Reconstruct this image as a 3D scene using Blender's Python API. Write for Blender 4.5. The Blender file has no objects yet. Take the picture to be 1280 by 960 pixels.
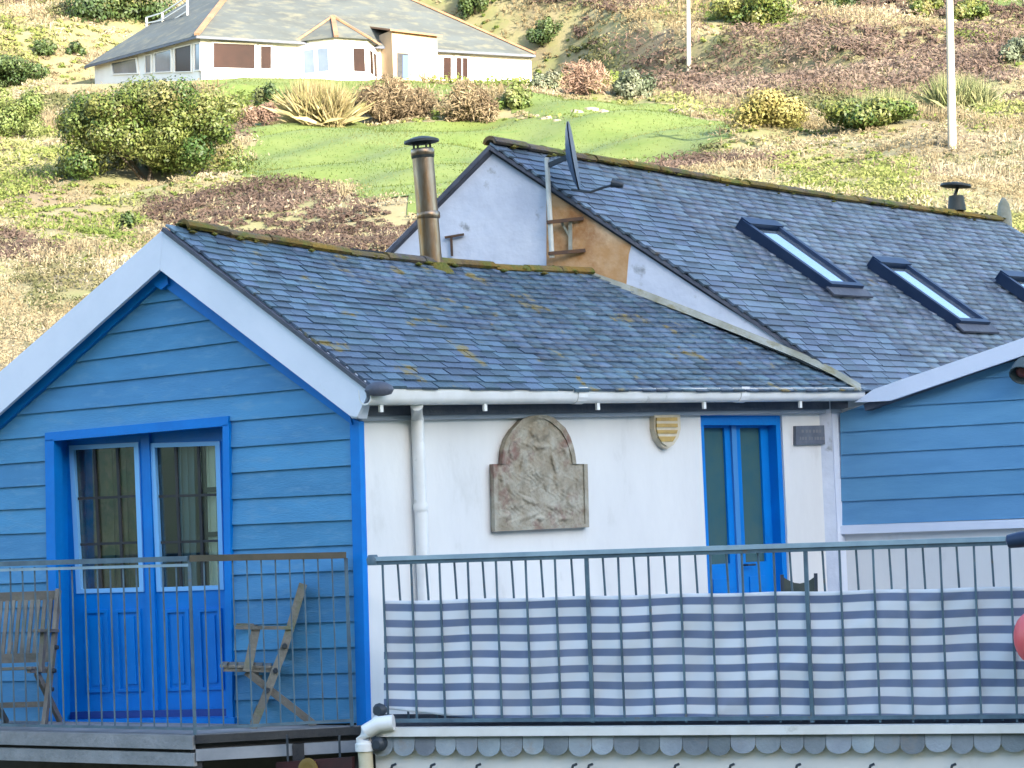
import bpy, math, random
import numpy as np
from mathutils import Vector, Matrix
random.seed(7); RNG = np.random.default_rng(7)
SC = bpy.context.scene
COL = SC.collection
R = math.radians

# ------------------------------------------------------------------ camera, world, sun, exposure
F, ROLL, PITCH, E = 3200.0, R(2.3), R(3.1), 4.1          # focal length in photo pixels (1280 wide), eye height
cr, sr, cp, sp = math.cos(ROLL), math.sin(ROLL), math.cos(PITCH), math.sin(PITCH)
FWD = np.array([0, cp, sp]); UP0 = np.array([0, -sp, cp]); RT0 = np.array([1.0, 0, 0])
RT = cr*RT0 - sr*UP0; UP = sr*RT0 + cr*UP0
EYE = np.array([0, 0, E])
cam = bpy.data.cameras.new('camera'); cam.sensor_width = 36; cam.lens = F/1280*36
cam.clip_start = 0.5; cam.clip_end = 5000
co = bpy.data.objects.new('camera', cam); COL.objects.link(co)
co.matrix_world = Matrix(((RT[0], UP[0], -FWD[0], EYE[0]), (RT[1], UP[1], -FWD[1], EYE[1]), (RT[2], UP[2], -FWD[2], EYE[2]), (0, 0, 0, 1)))
SC.camera = co
SUN_EL, SUN_AZ = R(16), R(150)                            # azimuth clockwise from +Y: behind the camera, to the right
w = bpy.data.worlds.new('World'); SC.world = w; w.use_nodes = True
nt = w.node_tree; bg = nt.nodes['Background']
sky = nt.nodes.new('ShaderNodeTexSky'); sky.sky_type = 'NISHITA'; sky.sun_disc = False
sky.sun_elevation = SUN_EL; sky.sun_rotation = SUN_AZ
nt.links.new(sky.outputs[0], bg.inputs[0]); bg.inputs[1].default_value = 0.15
sl = bpy.data.lights.new('sun', 'SUN'); sl.energy = 3.5; sl.angle = R(0.5); sl.color = (1, 0.93, 0.82)
so = bpy.data.objects.new('sun', sl); COL.objects.link(so)
sd = Vector((math.sin(SUN_AZ)*math.cos(SUN_EL), math.cos(SUN_AZ)*math.cos(SUN_EL), math.sin(SUN_EL)))
so.rotation_euler = sd.to_track_quat('Z', 'Y').to_euler()
vs = SC.view_settings
vs.view_transform = 'Standard'; vs.look = 'None'; vs.gamma = 1; vs.use_curve_mapping = False
vs.exposure = 2.55

# ------------------------------------------------------------------ helpers: rays, planes, meshes
def ray(px, py): return FWD + RT*((px-640)/F) - UP*((py-480)/F)
def at_depth(px, py, y): r = ray(px, py); return EYE + r*(y/r[1])
def at_z(px, py, z): r = ray(px, py); return EYE + r*((z-E)/r[2])
class Plane:                                              # a vertical wall plane
    def __init__(s, p, ang):
        a = R(ang); s.p = np.array(p, float)
        s.u = np.array([math.cos(a), math.sin(a), 0]); s.n = np.array([math.sin(a), -math.cos(a), 0])
    def at(s, px, py, off=0.0):
        r = ray(px, py); t = ((s.p + s.n*off - EYE) @ s.n)/(r @ s.n); return EYE + r*t
    def uv(s, px, py, off=0.0):
        q = s.at(px, py, off); return float((q-s.p) @ s.u), float(q[2])
    def pt(s, u, z, off=0.0):
        q = s.p + s.u*u + s.n*off; return np.array([q[0], q[1], z])
class MB:
    def __init__(s): s.v = []; s.f = []
    def poly(s, pts):
        k = len(s.v); s.v += [tuple(p) for p in pts]; s.f.append(tuple(range(k, k+len(pts))))
    def prism(s, pts, vec, front=None):                   # pts: outer face; vec: extrusion
        n = len(pts); k = len(s.v); vec = np.array(vec, float)
        s.v += [tuple(p) for p in pts] + [tuple(np.array(p)+vec) for p in pts]
        s.f.append(tuple(range(k, k+n))); s.f.append(tuple(range(k+2*n-1, k+n-1, -1)))
        for i in range(n):
            j = (i+1) % n; s.f.append((k+j, k+i, k+n+i, k+n+j))
        return s
    def bar(s, a, b, w, d=None, up=(0, 0, 1)):             # rectangular bar between two points
        a, b = np.array(a, float), np.array(b, float); t = b-a; t /= np.linalg.norm(t)
        up = np.array(up, float); x = np.cross(t, up)
        if np.linalg.norm(x) < 1e-3: x = np.cross(t, (1, 0, 0))
        x /= np.linalg.norm(x); y = np.cross(x, t); d = w if d is None else d
        return s.prism([a+x*w/2*i+y*d/2*j for i, j in ((1, 1), (-1, 1), (-1, -1), (1, -1))], b-a)
    def tube(s, pts, r, n=8):                              # round tube along points; r number or list
        pts = [np.array(p, float) for p in pts]; k0 = len(s.v)
        rs = r if isinstance(r, (list, tuple)) else [r]*len(pts)
        for i, p in enumerate(pts):
            t = pts[min(i+1, len(pts)-1)] - pts[max(i-1, 0)]; t = t/np.linalg.norm(t)
            x = np.cross(t, (0.31, 0.2, 0.93) if abs(t[2]) < .9 else (1, 0.1, 0)); x /= np.linalg.norm(x); y = np.cross(t, x)
            for j in range(n):
                a = 2*math.pi*j/n; s.v.append(tuple(p + (x*math.cos(a)+y*math.sin(a))*rs[i]))
        for i in range(len(pts)-1):
            for j in range(n):
                a = k0+i*n+j; b = k0+i*n+(j+1) % n; s.f.append((a, b, b+n, a+n))
        s.f.append(tuple(range(k0+n-1, k0-1, -1))); m = k0+(len(pts)-1)*n; s.f.append(tuple(range(m, m+n)))
        return s
    def lathe(s, c, axis, prof, n=16, xdir=None, sq=(1, 1)):         # profile [(r, h)] round axis at c
        c = np.array(c, float); t = np.array(axis, float); t /= np.linalg.norm(t)
        x = np.cross(t, (0, 1, 0.3)) if xdir is None else np.array(xdir, float); x /= np.linalg.norm(x); y = np.cross(t, x); k0 = len(s.v)
        for (r, h) in prof:
            for j in range(n):
                a = 2*math.pi*j/n; s.v.append(tuple(c + t*h + (x*math.cos(a)*sq[0] + y*math.sin(a)*sq[1])*max(r, 1e-4)))
        for i in range(len(prof)-1):
            for j in range(n):
                a = k0+i*n+j; b = k0+i*n+(j+1) % n; s.f.append((a, b, b+n, a+n))
        s.f.append(tuple(range(k0+n-1, k0-1, -1))); m = k0+(len(prof)-1)*n; s.f.append(tuple(range(m, m+n)))
        return s
WORLD = {}                                                # world origin of each object
def origin_of(o): return WORLD[o.name]
def tag(o, label=None, cat=None, group=None, kind=None):
    for k, v in (('label', label), ('category', cat), ('group', group), ('kind', kind)):
        if v: o[k] = v
    return o
def thing(name, label, cat, loc, group=None):
    o = bpy.data.objects.new(name, None); COL.objects.link(o); o.empty_display_size = .2
    o.location = loc; WORLD[o.name] = np.array(loc, float); return tag(o, label, cat, group)
def link_mesh(name, me, mat, parent, c):
    o = bpy.data.objects.new(name, me); COL.objects.link(o)
    if mat and not me.materials: me.materials.append(mat)
    base = origin_of(parent) if parent else np.zeros(3)
    if parent: o.parent = parent
    o.location = Vector(c-base); WORLD[o.name] = np.array(c, float); return o
def obj(name, mb, mat, parent=None, smooth=False, label=None, kind=None):
    v = np.array(mb.v, float); c = (v.min(0)+v.max(0))/2
    me = bpy.data.meshes.new(name); me.from_pydata([tuple(p) for p in (v-c)], [], mb.f); me.update()
    if smooth:
        me.shade_smooth()
        try: me.set_sharp_from_angle(angle=R(38))
        except Exception: pass
    return tag(link_mesh(name, me, mat, parent, c), label, kind=kind)
def big_mesh(name, V, Q, mat, parent=None, kind=None, attr=None, origin=(0, 0, 0)):        # numpy quads
    V = np.asarray(V, np.float32) - np.array(origin, np.float32); Q = np.asarray(Q, np.int32)
    me = bpy.data.meshes.new(name); k = Q.shape[1]
    me.vertices.add(len(V)); me.vertices.foreach_set('co', V.ravel())
    me.loops.add(Q.size); me.loops.foreach_set('vertex_index', Q.ravel())
    me.polygons.add(len(Q)); me.polygons.foreach_set('loop_start', np.arange(0, Q.size, k, dtype=np.int32))
    me.polygons.foreach_set('loop_total', np.full(len(Q), k, np.int32)); me.update(calc_edges=True)
    if attr is not None:
        a = me.attributes.new('tone', 'FLOAT', 'POINT'); a.data.foreach_set('value', np.asarray(attr, np.float32))
    o = link_mesh(name, me, mat, parent, np.array(origin, float)); return tag(o, kind=kind)
def clip(poly, a, b):                                     # keep the part of a pixel polygon on the side of a->b where cross >= 0
    def sd_(p): return (b[0]-a[0])*(p[1]-a[1]) - (b[1]-a[1])*(p[0]-a[0])
    out = []
    for i, p in enumerate(poly):
        q = poly[(i+1) % len(poly)]; s1, s2 = sd_(p), sd_(q)
        if s1 >= 0: out.append(p)
        if (s1 >= 0) != (s2 >= 0):
            t = s1/(s1-s2); out.append((p[0]+(q[0]-p[0])*t, p[1]+(q[1]-p[1])*t))
    return out
def pxprism(mb, P, pts, off, thick):                       # outline given on a wall plane, front face at `off`, going back by `thick`
    return mb.prism([P.at(x, y, off) for x, y in pts], -P.n*thick)

# ------------------------------------------------------------------ materials
def mat(name, col, rough=.6, col2=None, scale=3.0, thr=(.35, .65), rnd=.0, bump=0.0, bscale=40., metal=0., spec=.4, col3=None, s3=1.0, thr3=(.55, .7), stretch=None, tone=None, island=False, trans=0.):
    m = bpy.data.materials.new(name); m.use_nodes = True; t = m.node_tree; N, L = t.nodes, t.links
    b = N['Principled BSDF']; b.inputs['Roughness'].default_value = rough; b.inputs['Metallic'].default_value = metal
    b.inputs['Specular IOR Level'].default_value = spec
    geo = N.new('ShaderNodeNewGeometry'); vec = geo.outputs['Position']
    if stretch:
        mp = N.new('ShaderNodeMapping'); mp.inputs['Scale'].default_value = stretch; L.new(vec, mp.inputs[0]); vec = mp.outputs[0]
    cur = None
    def rgb(c):
        n = N.new('ShaderNodeRGB'); n.outputs[0].default_value = (*c, 1); return n.outputs[0]
    def mix(a, bb, f, mode='MIX'):
        n = N.new('ShaderNodeMix'); n.data_type = 'RGBA'; n.blend_type = mode
        L.new(a, n.inputs[6]); L.new(bb, n.inputs[7])
        if isinstance(f, float): n.inputs[0].default_value = f
        else: L.new(f, n.inputs[0])
        return n.outputs[2]
    def noise(sc, lo, hi, det=5):
        n = N.new('ShaderNodeTexNoise'); n.inputs['Scale'].default_value = sc; n.inputs['Detail'].default_value = det; n.inputs['Roughness'].default_value = .62
        L.new(vec, n.inputs['Vector']); r = N.new('ShaderNodeMapRange'); r.inputs[1].default_value = lo; r.inputs[2].default_value = hi; r.clamp = True
        L.new(n.outputs[0], r.inputs[0]); return r.outputs[0]
    cur = rgb(col)
    if col2: cur = mix(cur, rgb(col2), noise(scale, *thr))
    if rnd or island:
        oi = N.new('ShaderNodeObjectInfo'); ad = N.new('ShaderNodeMath'); ad.operation = 'ADD'
        L.new(oi.outputs['Random'], ad.inputs[0]); L.new(geo.outputs['Random Per Island'], ad.inputs[1])
        fr = N.new('ShaderNodeMath'); fr.operation = 'FRACT'; L.new(ad.outputs[0], fr.inputs[0])
        mr = N.new('ShaderNodeMapRange'); mr.inputs[3].default_value = 1-rnd; mr.inputs[4].default_value = 1+rnd; L.new(fr.outputs[0], mr.inputs[0])
        hs = N.new('ShaderNodeHueSaturation'); L.new(mr.outputs[0], hs.inputs['Value']); L.new(cur, hs.inputs['Color'])
        m2 = N.new('ShaderNodeMapRange'); m2.inputs[3].default_value = .5-rnd*.05; m2.inputs[4].default_value = .5+rnd*.05; 
        f2 = N.new('ShaderNodeMath'); f2.operation = 'MULTIPLY'; f2.inputs[1].default_value = 7.31; L.new(fr.outputs[0], f2.inputs[0])
        f3 = N.new('ShaderNodeMath'); f3.operation = 'FRACT'; L.new(f2.outputs[0], f3.inputs[0]); L.new(f3.outputs[0], m2.inputs[0]); L.new(m2.outputs[0], hs.inputs['Hue'])
        cur = hs.outputs[0]
    if tone:                                              # a per-plant kind value picks the leaf colour
        at = N.new('ShaderNodeAttribute'); at.attribute_name = 'tone'
        rp = N.new('ShaderNodeValToRGB'); e = rp.color_ramp.elements
        for i, c in enumerate(tone):
            p = i/(len(tone)-1)
            el = e[i] if i < 2 else e.new(p)
            el.position = p; el.color = (*c, 1)
        e[1].position = 1/(len(tone)-1)
        L.new(at.outputs['Fac'], rp.inputs[0]); cur = mix(cur, rp.outputs[0], 1.0) if not rnd else mix(rp.outputs[0], cur, 0.0)
        if rnd:
            hs2 = N.new('ShaderNodeHueSaturation'); L.new(mr.outputs[0], hs2.inputs['Value']); L.new(rp.outputs[0], hs2.inputs['Color']); cur = hs2.outputs[0]
    if col3: cur = mix(cur, rgb(col3), noise(s3, *thr3, 8))
    L.new(cur, b.inputs['Base Color'])
    if bump:
        bn = N.new('ShaderNodeTexNoise'); bn.inputs['Scale'].default_value = bscale; bn.inputs['Detail'].default_value = 4; L.new(vec, bn.inputs['Vector'])
        bp = N.new('ShaderNodeBump'); bp.inputs['Strength'].default_value = bump; bp.inputs['Distance'].default_value = .02
        L.new(bn.outputs[0], bp.inputs['Height']); L.new(bp.outputs[0], b.inputs['Normal'])
    if trans:
        tr = N.new('ShaderNodeBsdfTranslucent'); L.new(cur, tr.inputs[0]); ms = N.new('ShaderNodeMixShader'); ms.inputs[0].default_value = trans
        out = [n for n in N if n.type == 'OUTPUT_MATERIAL'][0]; L.new(b.outputs[0], ms.inputs[1]); L.new(tr.outputs[0], ms.inputs[2]); L.new(ms.outputs[0], out.inputs[0])
    return m
M = {}
M['siding'] = mat('siding_paint', (.075, .265, .49), .6, (.064, .23, .435), 2.2, rnd=.08, bump=.2, bscale=25, stretch=(1, 1, 4), col3=(.12, .29, .47), s3=5, thr3=(.52, .75), spec=.25)
M['siding2'] = mat('siding_paint_faded', (.125, .31, .51), .6, (.105, .275, .465), 2.2, spec=.25, rnd=.06, bump=.15, bscale=25, stretch=(1, 1, 5))
M['trim'] = mat('bright_blue_paint', (.000, .19, .62), .45, (.002, .16, .54), 3.5, spec=.22, bump=.08, bscale=30)
M['trimlight'] = mat('light_blue_bead', (.18, .45, .80), .45)
M['white'] = mat('white_render', (.71, .715, .71), .85, (.65, .655, .655), 1.3, bump=.15, bscale=14, col3=(.50, .50, .48), s3=2.6, thr3=(.60, .85), stretch=(1.3, 1.3, .6))
M['board'] = mat('white_bargeboard_paint', (.68, .73, .84), .5, (.60, .66, .77), 1.6, thr=(.4, .7), bump=.06, bscale=20, col3=(.5, .5, .5), s3=6, thr3=(.68, .85))
M['upvc'] = mat('white_gutter_plastic', (.76, .77, .77), .35, (.68, .68, .66), 4, col3=(.4, .41, .38), s3=9, thr3=(.64, .8))
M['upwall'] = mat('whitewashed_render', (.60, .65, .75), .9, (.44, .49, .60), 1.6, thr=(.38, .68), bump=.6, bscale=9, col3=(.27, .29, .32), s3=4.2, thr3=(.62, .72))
M['ochre'] = mat('ochre_render', (.44, .25, .11), .9, (.58, .42, .27), 2.2, thr=(.38, .62), bump=.6, bscale=10, col3=(.27, .11, .03), s3=2.5, thr3=(.52, .68))
M['mortar'] = mat('mortar_fillet', (.34, .35, .31), .95, (.20, .20, .15), 3.5, bump=.6, bscale=18, col3=(.2, .17, .08), s3=6, thr3=(.55, .7))
M['slate'] = mat('roof_slate', (.082, .125, .175), .42, (.05, .085, .125), 1.4, rnd=.42, bump=.35, bscale=45, spec=.55, col3=(.20, .15, .045), s3=3.4, thr3=(.60, .66))
M['slate_upper'] = mat('roof_slate_upper', (.125, .16, .205), .45, (.085, .115, .16), 1.2, rnd=.36, bump=.35, bscale=45, spec=.55, col3=(.21, .15, .07), s3=1.3, thr3=(.665, .73))
M['underlay'] = mat('roof_underlay', (.03, .035, .045), .9)
M['ridge'] = mat('mossy_ridge_tile', (.085, .075, .075), .9, (.19, .12, .02), 1.4, thr=(.36, .56), rnd=.2, bump=.8, bscale=25, col3=(.10, .12, .02), s3=5, thr3=(.5, .65))
M['moss'] = mat('moss_clump', (.16, .12, .018), .95, (.085, .10, .015), 6, rnd=.3, bump=.8, bscale=60)
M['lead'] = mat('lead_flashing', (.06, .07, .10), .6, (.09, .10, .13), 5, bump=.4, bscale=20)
M['darkmetal'] = mat('dark_painted_metal', (.022, .035, .055), .45, (.04, .05, .06), 8)
M['rail'] = mat('weathered_blue_grey_metal', (.10, .17, .22), .5, (.06, .10, .14), 5, col3=(.16, .11, .07), s3=9, thr3=(.62, .75))
M['raillight'] = mat('pale_blue_grey_handrail', (.30, .42, .50), .5, (.22, .32, .40), 5)
M['wood'] = mat('weathered_grey_teak', (.22, .21, .185), .85, (.14, .135, .12), 4, rnd=.2, bump=.4, bscale=30, col3=(.15, .17, .10), s3=5, thr3=(.55, .7))
M['deckwood'] = mat('grey_deck_timber', (.28, .29, .31), .85, (.18, .19, .20), 3, rnd=.18, bump=.4, bscale=30)
M['dwood2'] = mat('damp_dark_timber', (.06, .06, .045), .8, (.10, .085, .06), 5)
M['darkwood'] = mat('dark_beam_timber', (.028, .03, .035), .85, (.05, .05, .05), 4, bump=.3)
M['navy'] = mat('frame_dark_blue', (.012, .03, .075), .4, (.02, .04, .09), 6)
M['steel'] = mat('stainless_flue', (.30, .25, .20), .32, (.16, .11, .07), 2.2, metal=.85, stretch=(5, 5, 1), bump=.05, col3=(.20, .10, .03), s3=2.5, thr3=(.5, .7))
M['blackcap'] = mat('sooty_cap', (.022, .026, .026), .6, (.04, .045, .04), 9)
M['pole'] = mat('weathered_timber_pole', (.38, .335, .26), .85, (.30, .26, .2), 1.5, bump=.1)
M['polewhite'] = mat('white_mast_paint', (.62, .63, .60), .5, (.5, .5, .46), 5)
M['dish'] = mat('blue_grey_dish', (.045, .085, .16), .45, (.06, .10, .17), 5)
M['rust'] = mat('rusty_bracket_iron', (.07, .045, .035), .8, (.12, .06, .03), 9)
M['stone'] = mat('carved_stone', (.27, .235, .175), .95, (.38, .355, .29), 7, thr=(.4, .6), bump=.7, bscale=20, col3=(.20, .115, .095), s3=4.0, thr3=(.54, .68))
M['gold'] = mat('gold_paint', (.50, .34, .10), .5, (.38, .25, .08), 12)
M['cream'] = mat('cream_paint', (.62, .57, .45), .6, (.5, .44, .33), 9)
M['slatesign'] = mat('grey_slate_plate', (.13, .15, .19), .6, (.09, .105, .14), 9)
M['scallop'] = mat('hung_slate', (.26, .30, .33), .7, (.18, .21, .24), 2.5, rnd=.35, bump=.3, bscale=35, col3=(.24, .21, .18), s3=3, thr3=(.58, .72))
M['cloth'] = None
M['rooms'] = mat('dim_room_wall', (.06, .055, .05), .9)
M['curtain_and_reflection'] = mat('cream_bright_panes', (.85, .82, .66), .9)
M['pink'] = mat('coral_buoy_plastic', (.78, .10, .11), .4, (.70, .12, .13), 6)
M['rope'] = mat('pale_rope', (.45, .42, .35), .9)
M['canvas'] = mat('dark_canvas', (.035, .05, .045), .8, (.06, .07, .06), 9)
M['pipe_old'] = mat('stained_pipe', (.60, .56, .42), .5, (.45, .38, .24), 4)
M['bwall'] = mat('bungalow_white_wall', (.72, .70, .67), .85, (.66, .63, .60), .6)
M['bpeach'] = mat('peach_porch_render', (.42, .31, .20), .9, (.36, .26, .17), .8)
M['broof'] = mat('bungalow_slate', (.075, .085, .082), .8, (.06, .065, .06), .35, bump=.5, bscale=4, stretch=(1, 1, 3), col3=(.13, .125, .09), s3=.9, thr3=(.5, .7))
M['hip'] = mat('terracotta_hip_tile', (.30, .15, .085), .85, (.22, .12, .07), 1.5, rnd=.15)
M['winbrown'] = mat('brown_window_glass', (.030, .012, .008), .35, (.016, .007, .005), .5, spec=.12)
M['winblue'] = mat('pale_reflecting_glass', (.14, .17, .22), .12, (.09, .11, .14), .5)
M['bdoor'] = mat('blue_door_paint', (.04, .09, .22), .5)
M['darkred'] = mat('dark_red_board', (.05, .009, .012), .5, (.03, .008, .01), 6)
M['bark'] = mat('shrub_bark', (.07, .055, .04), .95)

def glass_mat(name, tint, tr):                             # pane: mirror-like reflection over a dim see-through
    m = bpy.data.materials.new(name); m.use_nodes = True; t = m.node_tree; N, L = t.nodes, t.links
    out = [n for n in N if n.type == 'OUTPUT_MATERIAL'][0]; N.remove(N['Principled BSDF'])
    g = N.new('ShaderNodeBsdfGlossy'); g.inputs['Roughness'].default_value = .04; g.inputs[0].default_value = (*tint, 1)
    tb = N.new('ShaderNodeBsdfTransparent'); tb.inputs[0].default_value = (.85, .9, .88, 1)
    x = N.new('ShaderNodeMixShader'); x.inputs[0].default_value = tr
    L.new(g.outputs[0], x.inputs[1]); L.new(tb.outputs[0], x.inputs[2]); L.new(x.outputs[0], out.inputs[0]); return m
M['glass'] = glass_mat('window_glass', (.8, .85, .85), .84)
M['glass_teal'] = mat('frosted_teal_glass', (.035, .10, .12), .18, (.05, .11, .11), 5)
M['skyglass'] = mat('skylight_glass', (.62, .70, .78), .06, metal=.9)

# ------------------------------------------------------------------ terrain: one sheet, valley floor, hill ahead, unseen hill opposite
_py = np.array([-2000, -80, -70, -14, 22, 34, 60, 88, 122, 150, 190, 230, 420, 2500], float)
_pz = np.array([44.4, 44.4, 42, 0, 0, 5.96, 10.76, 15.9, 23.3, 30.1, 43, 55, 110, 110], float)  # crest behind the camera added, its height set to shade the houses
_gy = np.arange(-300, 700, .5); _gz = np.interp(_gy, _py, _pz)
_gz = np.convolve(np.pad(_gz, 5, mode='edge'), np.ones(11)/11, mode='valid')
BPAD = None
def height(X, Y, fine=True):
    X = np.asarray(X, float); Y = np.asarray(Y, float)
    wgt = np.clip((70-Y)/30, 0, 1)*np.clip((Y-10)/8, 0, 1)
    ye = Y - .8*np.clip(X+1.0, 0, 10)*wgt
    z = np.interp(ye, _gy, _gz)
    k = np.clip((Y-36)/25, 0, 1)
    z = z + k*(.45*np.sin(X*.16+1.3)*np.sin(Y*.11) + .22*np.sin(X*.43+Y*.21) + .14*np.sin(X*.9-Y*.7+2) + .30*np.sin(X*.37+2.1*np.sin(Y*.19))*np.sin(Y*.33+1.7*np.sin(X*.21)))
    if BPAD is not None:
        p, u, n, z0, dz, L0 = BPAD
        dx, dy = X-p[0], Y-p[1]; a = dx*u[0]+dy*u[1]; v = -(dx*n[0]+dy*n[1])
        pad = z0 - .1 + dz*np.clip(a/L0, -.35, 1.2) + np.clip(v-16, 0, 99)*.6 - np.clip(-v-1, 0, 99)*.27 + np.clip(-v-26, 0, 99)*1.2 + np.clip(np.abs(a-L0/2)-L0*.85, 0, 99)*1.5
        z = np.minimum(z, pad)
    return z
_YY = np.arange(24, 420, .2)
def hit(px, py):
    r = ray(px, py); t = _YY/r[1]; P = EYE + r[None, :]*t[:, None]
    g = np.nonzero(height(P[:, 0], P[:, 1]) >= P[:, 2])[0]
    i = g[0] if len(g) else len(t)-1
    p = P[i].copy(); p[2] = float(height(p[0], p[1])); return p
# bungalow planes first: its terrace is cut into the hill
c0 = hit(252, 99)
BF = Plane(c0, 29); BL = Plane(c0, -61)
_r = BF.at(665, 103); BPAD = (c0, BF.u, BF.n, c0[2]-.02, _r[2]-c0[2], float((_r-c0) @ BF.u))
xs = np.unique(np.concatenate([np.arange(-60, 60.1, .6), np.arange(-1500, -60, 60), np.arange(60, 1501, 60)]))
ys = np.unique(np.concatenate([np.arange(-90, 24, 1.0), np.arange(24, 240.1, .6), np.arange(-1500, -90, 60), np.arange(240, 2400, 60)]))
GX, GY = np.meshgrid(xs, ys); GZ = height(GX, GY)
V = np.stack([GX.ravel(), GY.ravel(), GZ.ravel()], 1); nx, ny = len(xs), len(ys)
ii, jj = np.meshgrid(np.arange(nx-1), np.arange(ny-1)); a = (jj*nx+ii).ravel()
M['ground'] = mat('hillside_turf', (.215, .18, .095), .95, (.15, .15, .055), .3, thr=(.38, .62), bump=1.0, bscale=5, col3=(.15, .115, .07), s3=.2, thr3=(.48, .66))
g = big_mesh('ground', V, np.stack([a, a+1, a+nx+1, a+nx], 1), M['ground'], kind='structure'); g.data.shade_smooth()

def in_poly(px, py, poly):
    inside = np.zeros(px.shape, bool); n = len(poly)
    for i in range(n):
        x1, y1 = poly[i]; x2, y2 = poly[(i+1) % n]
        c = ((y1 > py) != (y2 > py)) & (px < (x2-x1)*(py-y1)/((y2-y1) if y2 != y1 else 1e-9)+x1); inside ^= c
    return inside
def to_px(P):
    d = P-EYE; z = d @ FWD; return 640+F*(d @ RT)/z, 480-F*(d @ UP)/z
LAWNS = [[(296, 160), (330, 152), (450, 160), (600, 153), (700, 150), (860, 147), (915, 154), (926, 168), (870, 190), (800, 212), (700, 226), (600, 245), (540, 275), (515, 272), (470, 256), (400, 240), (340, 228), (296, 222)],
         [(250, 99), (520, 104), (600, 108), (655, 112), (600, 128), (330, 126), (250, 124)],
         [(1210, -12), (1290, -12), (1290, 14), (1240, 8)],
         [(640, 118), (760, 128), (850, 134), (850, 148), (700, 150), (640, 150)]]
def lawn_world(poly):                                      # outline on the ground
    return [tuple(hit(x, y)[:2]) for x, y in poly]
LW = [lawn_world(p) for p in LAWNS]
M['lawn'] = mat('mown_grass', (.085, .122, .019), .9, (.125, .155, .036), .45, thr=(.35, .65), bump=.7, bscale=6, col3=(.075, .12, .018), s3=.9, thr3=(.55, .7))
V = []; st = .3
for poly in LW:
    pa = np.array(poly); x0, y0 = pa.min(0)-st; x1, y1 = pa.max(0)+st
    X, Y = np.meshgrid(np.arange(x0, x1, st), np.arange(y0, y1, st)); wob = .5*np.sin(X*.9+Y*.3)+.35*np.sin(Y*1.7-X*.5)
    ok = in_poly(X+.15+wob, Y+.15+wob*.6, poly); X, Y = X[ok], Y[ok]
    V.append(np.stack([np.stack([X+a, Y+b], 1) for a, b in ((0, 0), (st, 0), (st, st), (0, st))], 1).reshape(-1, 2))
V = np.concatenate(V); V = np.concatenate([V, (height(V[:, 0], V[:, 1])+.03)[:, None]], 1)
key = np.round(V[:, :2]*100).astype(np.int64); _, first, inv = np.unique(key, axis=0, return_index=True, return_inverse=True)
LAWNC = V[::4].copy()
lw = big_mesh('lawn', V[first], inv.ravel()[np.arange(len(V)).reshape(-1, 4)], M['lawn'], kind='structure'); lw.data.shade_smooth()

# ------------------------------------------------------------------ main planes of the houses
GA, WA = -34, 46
CORNER = at_depth(452, 700, 18.0)
G = Plane(CORNER, GA); Wl = Plane(CORNER, WA)
ZD = float(G.at(455, 906)[2])                              # deck level
PA = G.at(206, 285, .16); PE = G.at(466, 486, .16)         # low roof: verge apex, eave corner
PB = Plane(PA, WA).at(737, 343); PC = Plane(PE, WA).at(1078, 489)
a_ = PC-PB; UG = Plane(PB, math.degrees(math.atan2(a_[1], a_[0])))     # gable wall of the upper house
UA = UG.at(611, 181, .05)                                  # its apex
UC = PC.copy()
wd = Wl.u
UR = Plane(UA, WA).at(1248, 277)
Lr = float((UR-UA) @ wd)

up = np.array([0, 0, 1.0])
def lerp(a, b, t): return np.asarray(a)*(1-t)+np.asarray(b)*t
def roof_slab(name, c4, parent, m, th=.07, sag=0.0):
    mb = MB(); n = np.cross(c4[1]-c4[0], c4[3]-c4[0]); n /= np.linalg.norm(n)
    if n[2] < 0: n = -n
    N = 8; k = 0
    g4 = []
    for i in range(N+1):
        for j in (0, 1):
            q = lerp(lerp(c4[0], c4[1], i/N), lerp(c4[3], c4[2], i/N), j); q[2] -= sag*math.sin(math.pi*i/N)*(1-.8*j); g4.append(q)
    for i in range(N): mb.prism([g4[2*i]-n*.02, g4[2*i+2]-n*.02, g4[2*i+3]-n*.02, g4[2*i+1]-n*.02], -n*th)
    return obj(name, mb, m, parent)
SLATE_V = np.array([(x, y, z) for z in (-.5, .5) for y in (-.5, .5) for x in (-.5, .5)], float)
SLATE_F = [(0, 2, 3, 1), (4, 5, 7, 6), (0, 1, 5, 4), (2, 6, 7, 3), (0, 4, 6, 2), (1, 3, 7, 5)]
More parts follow.
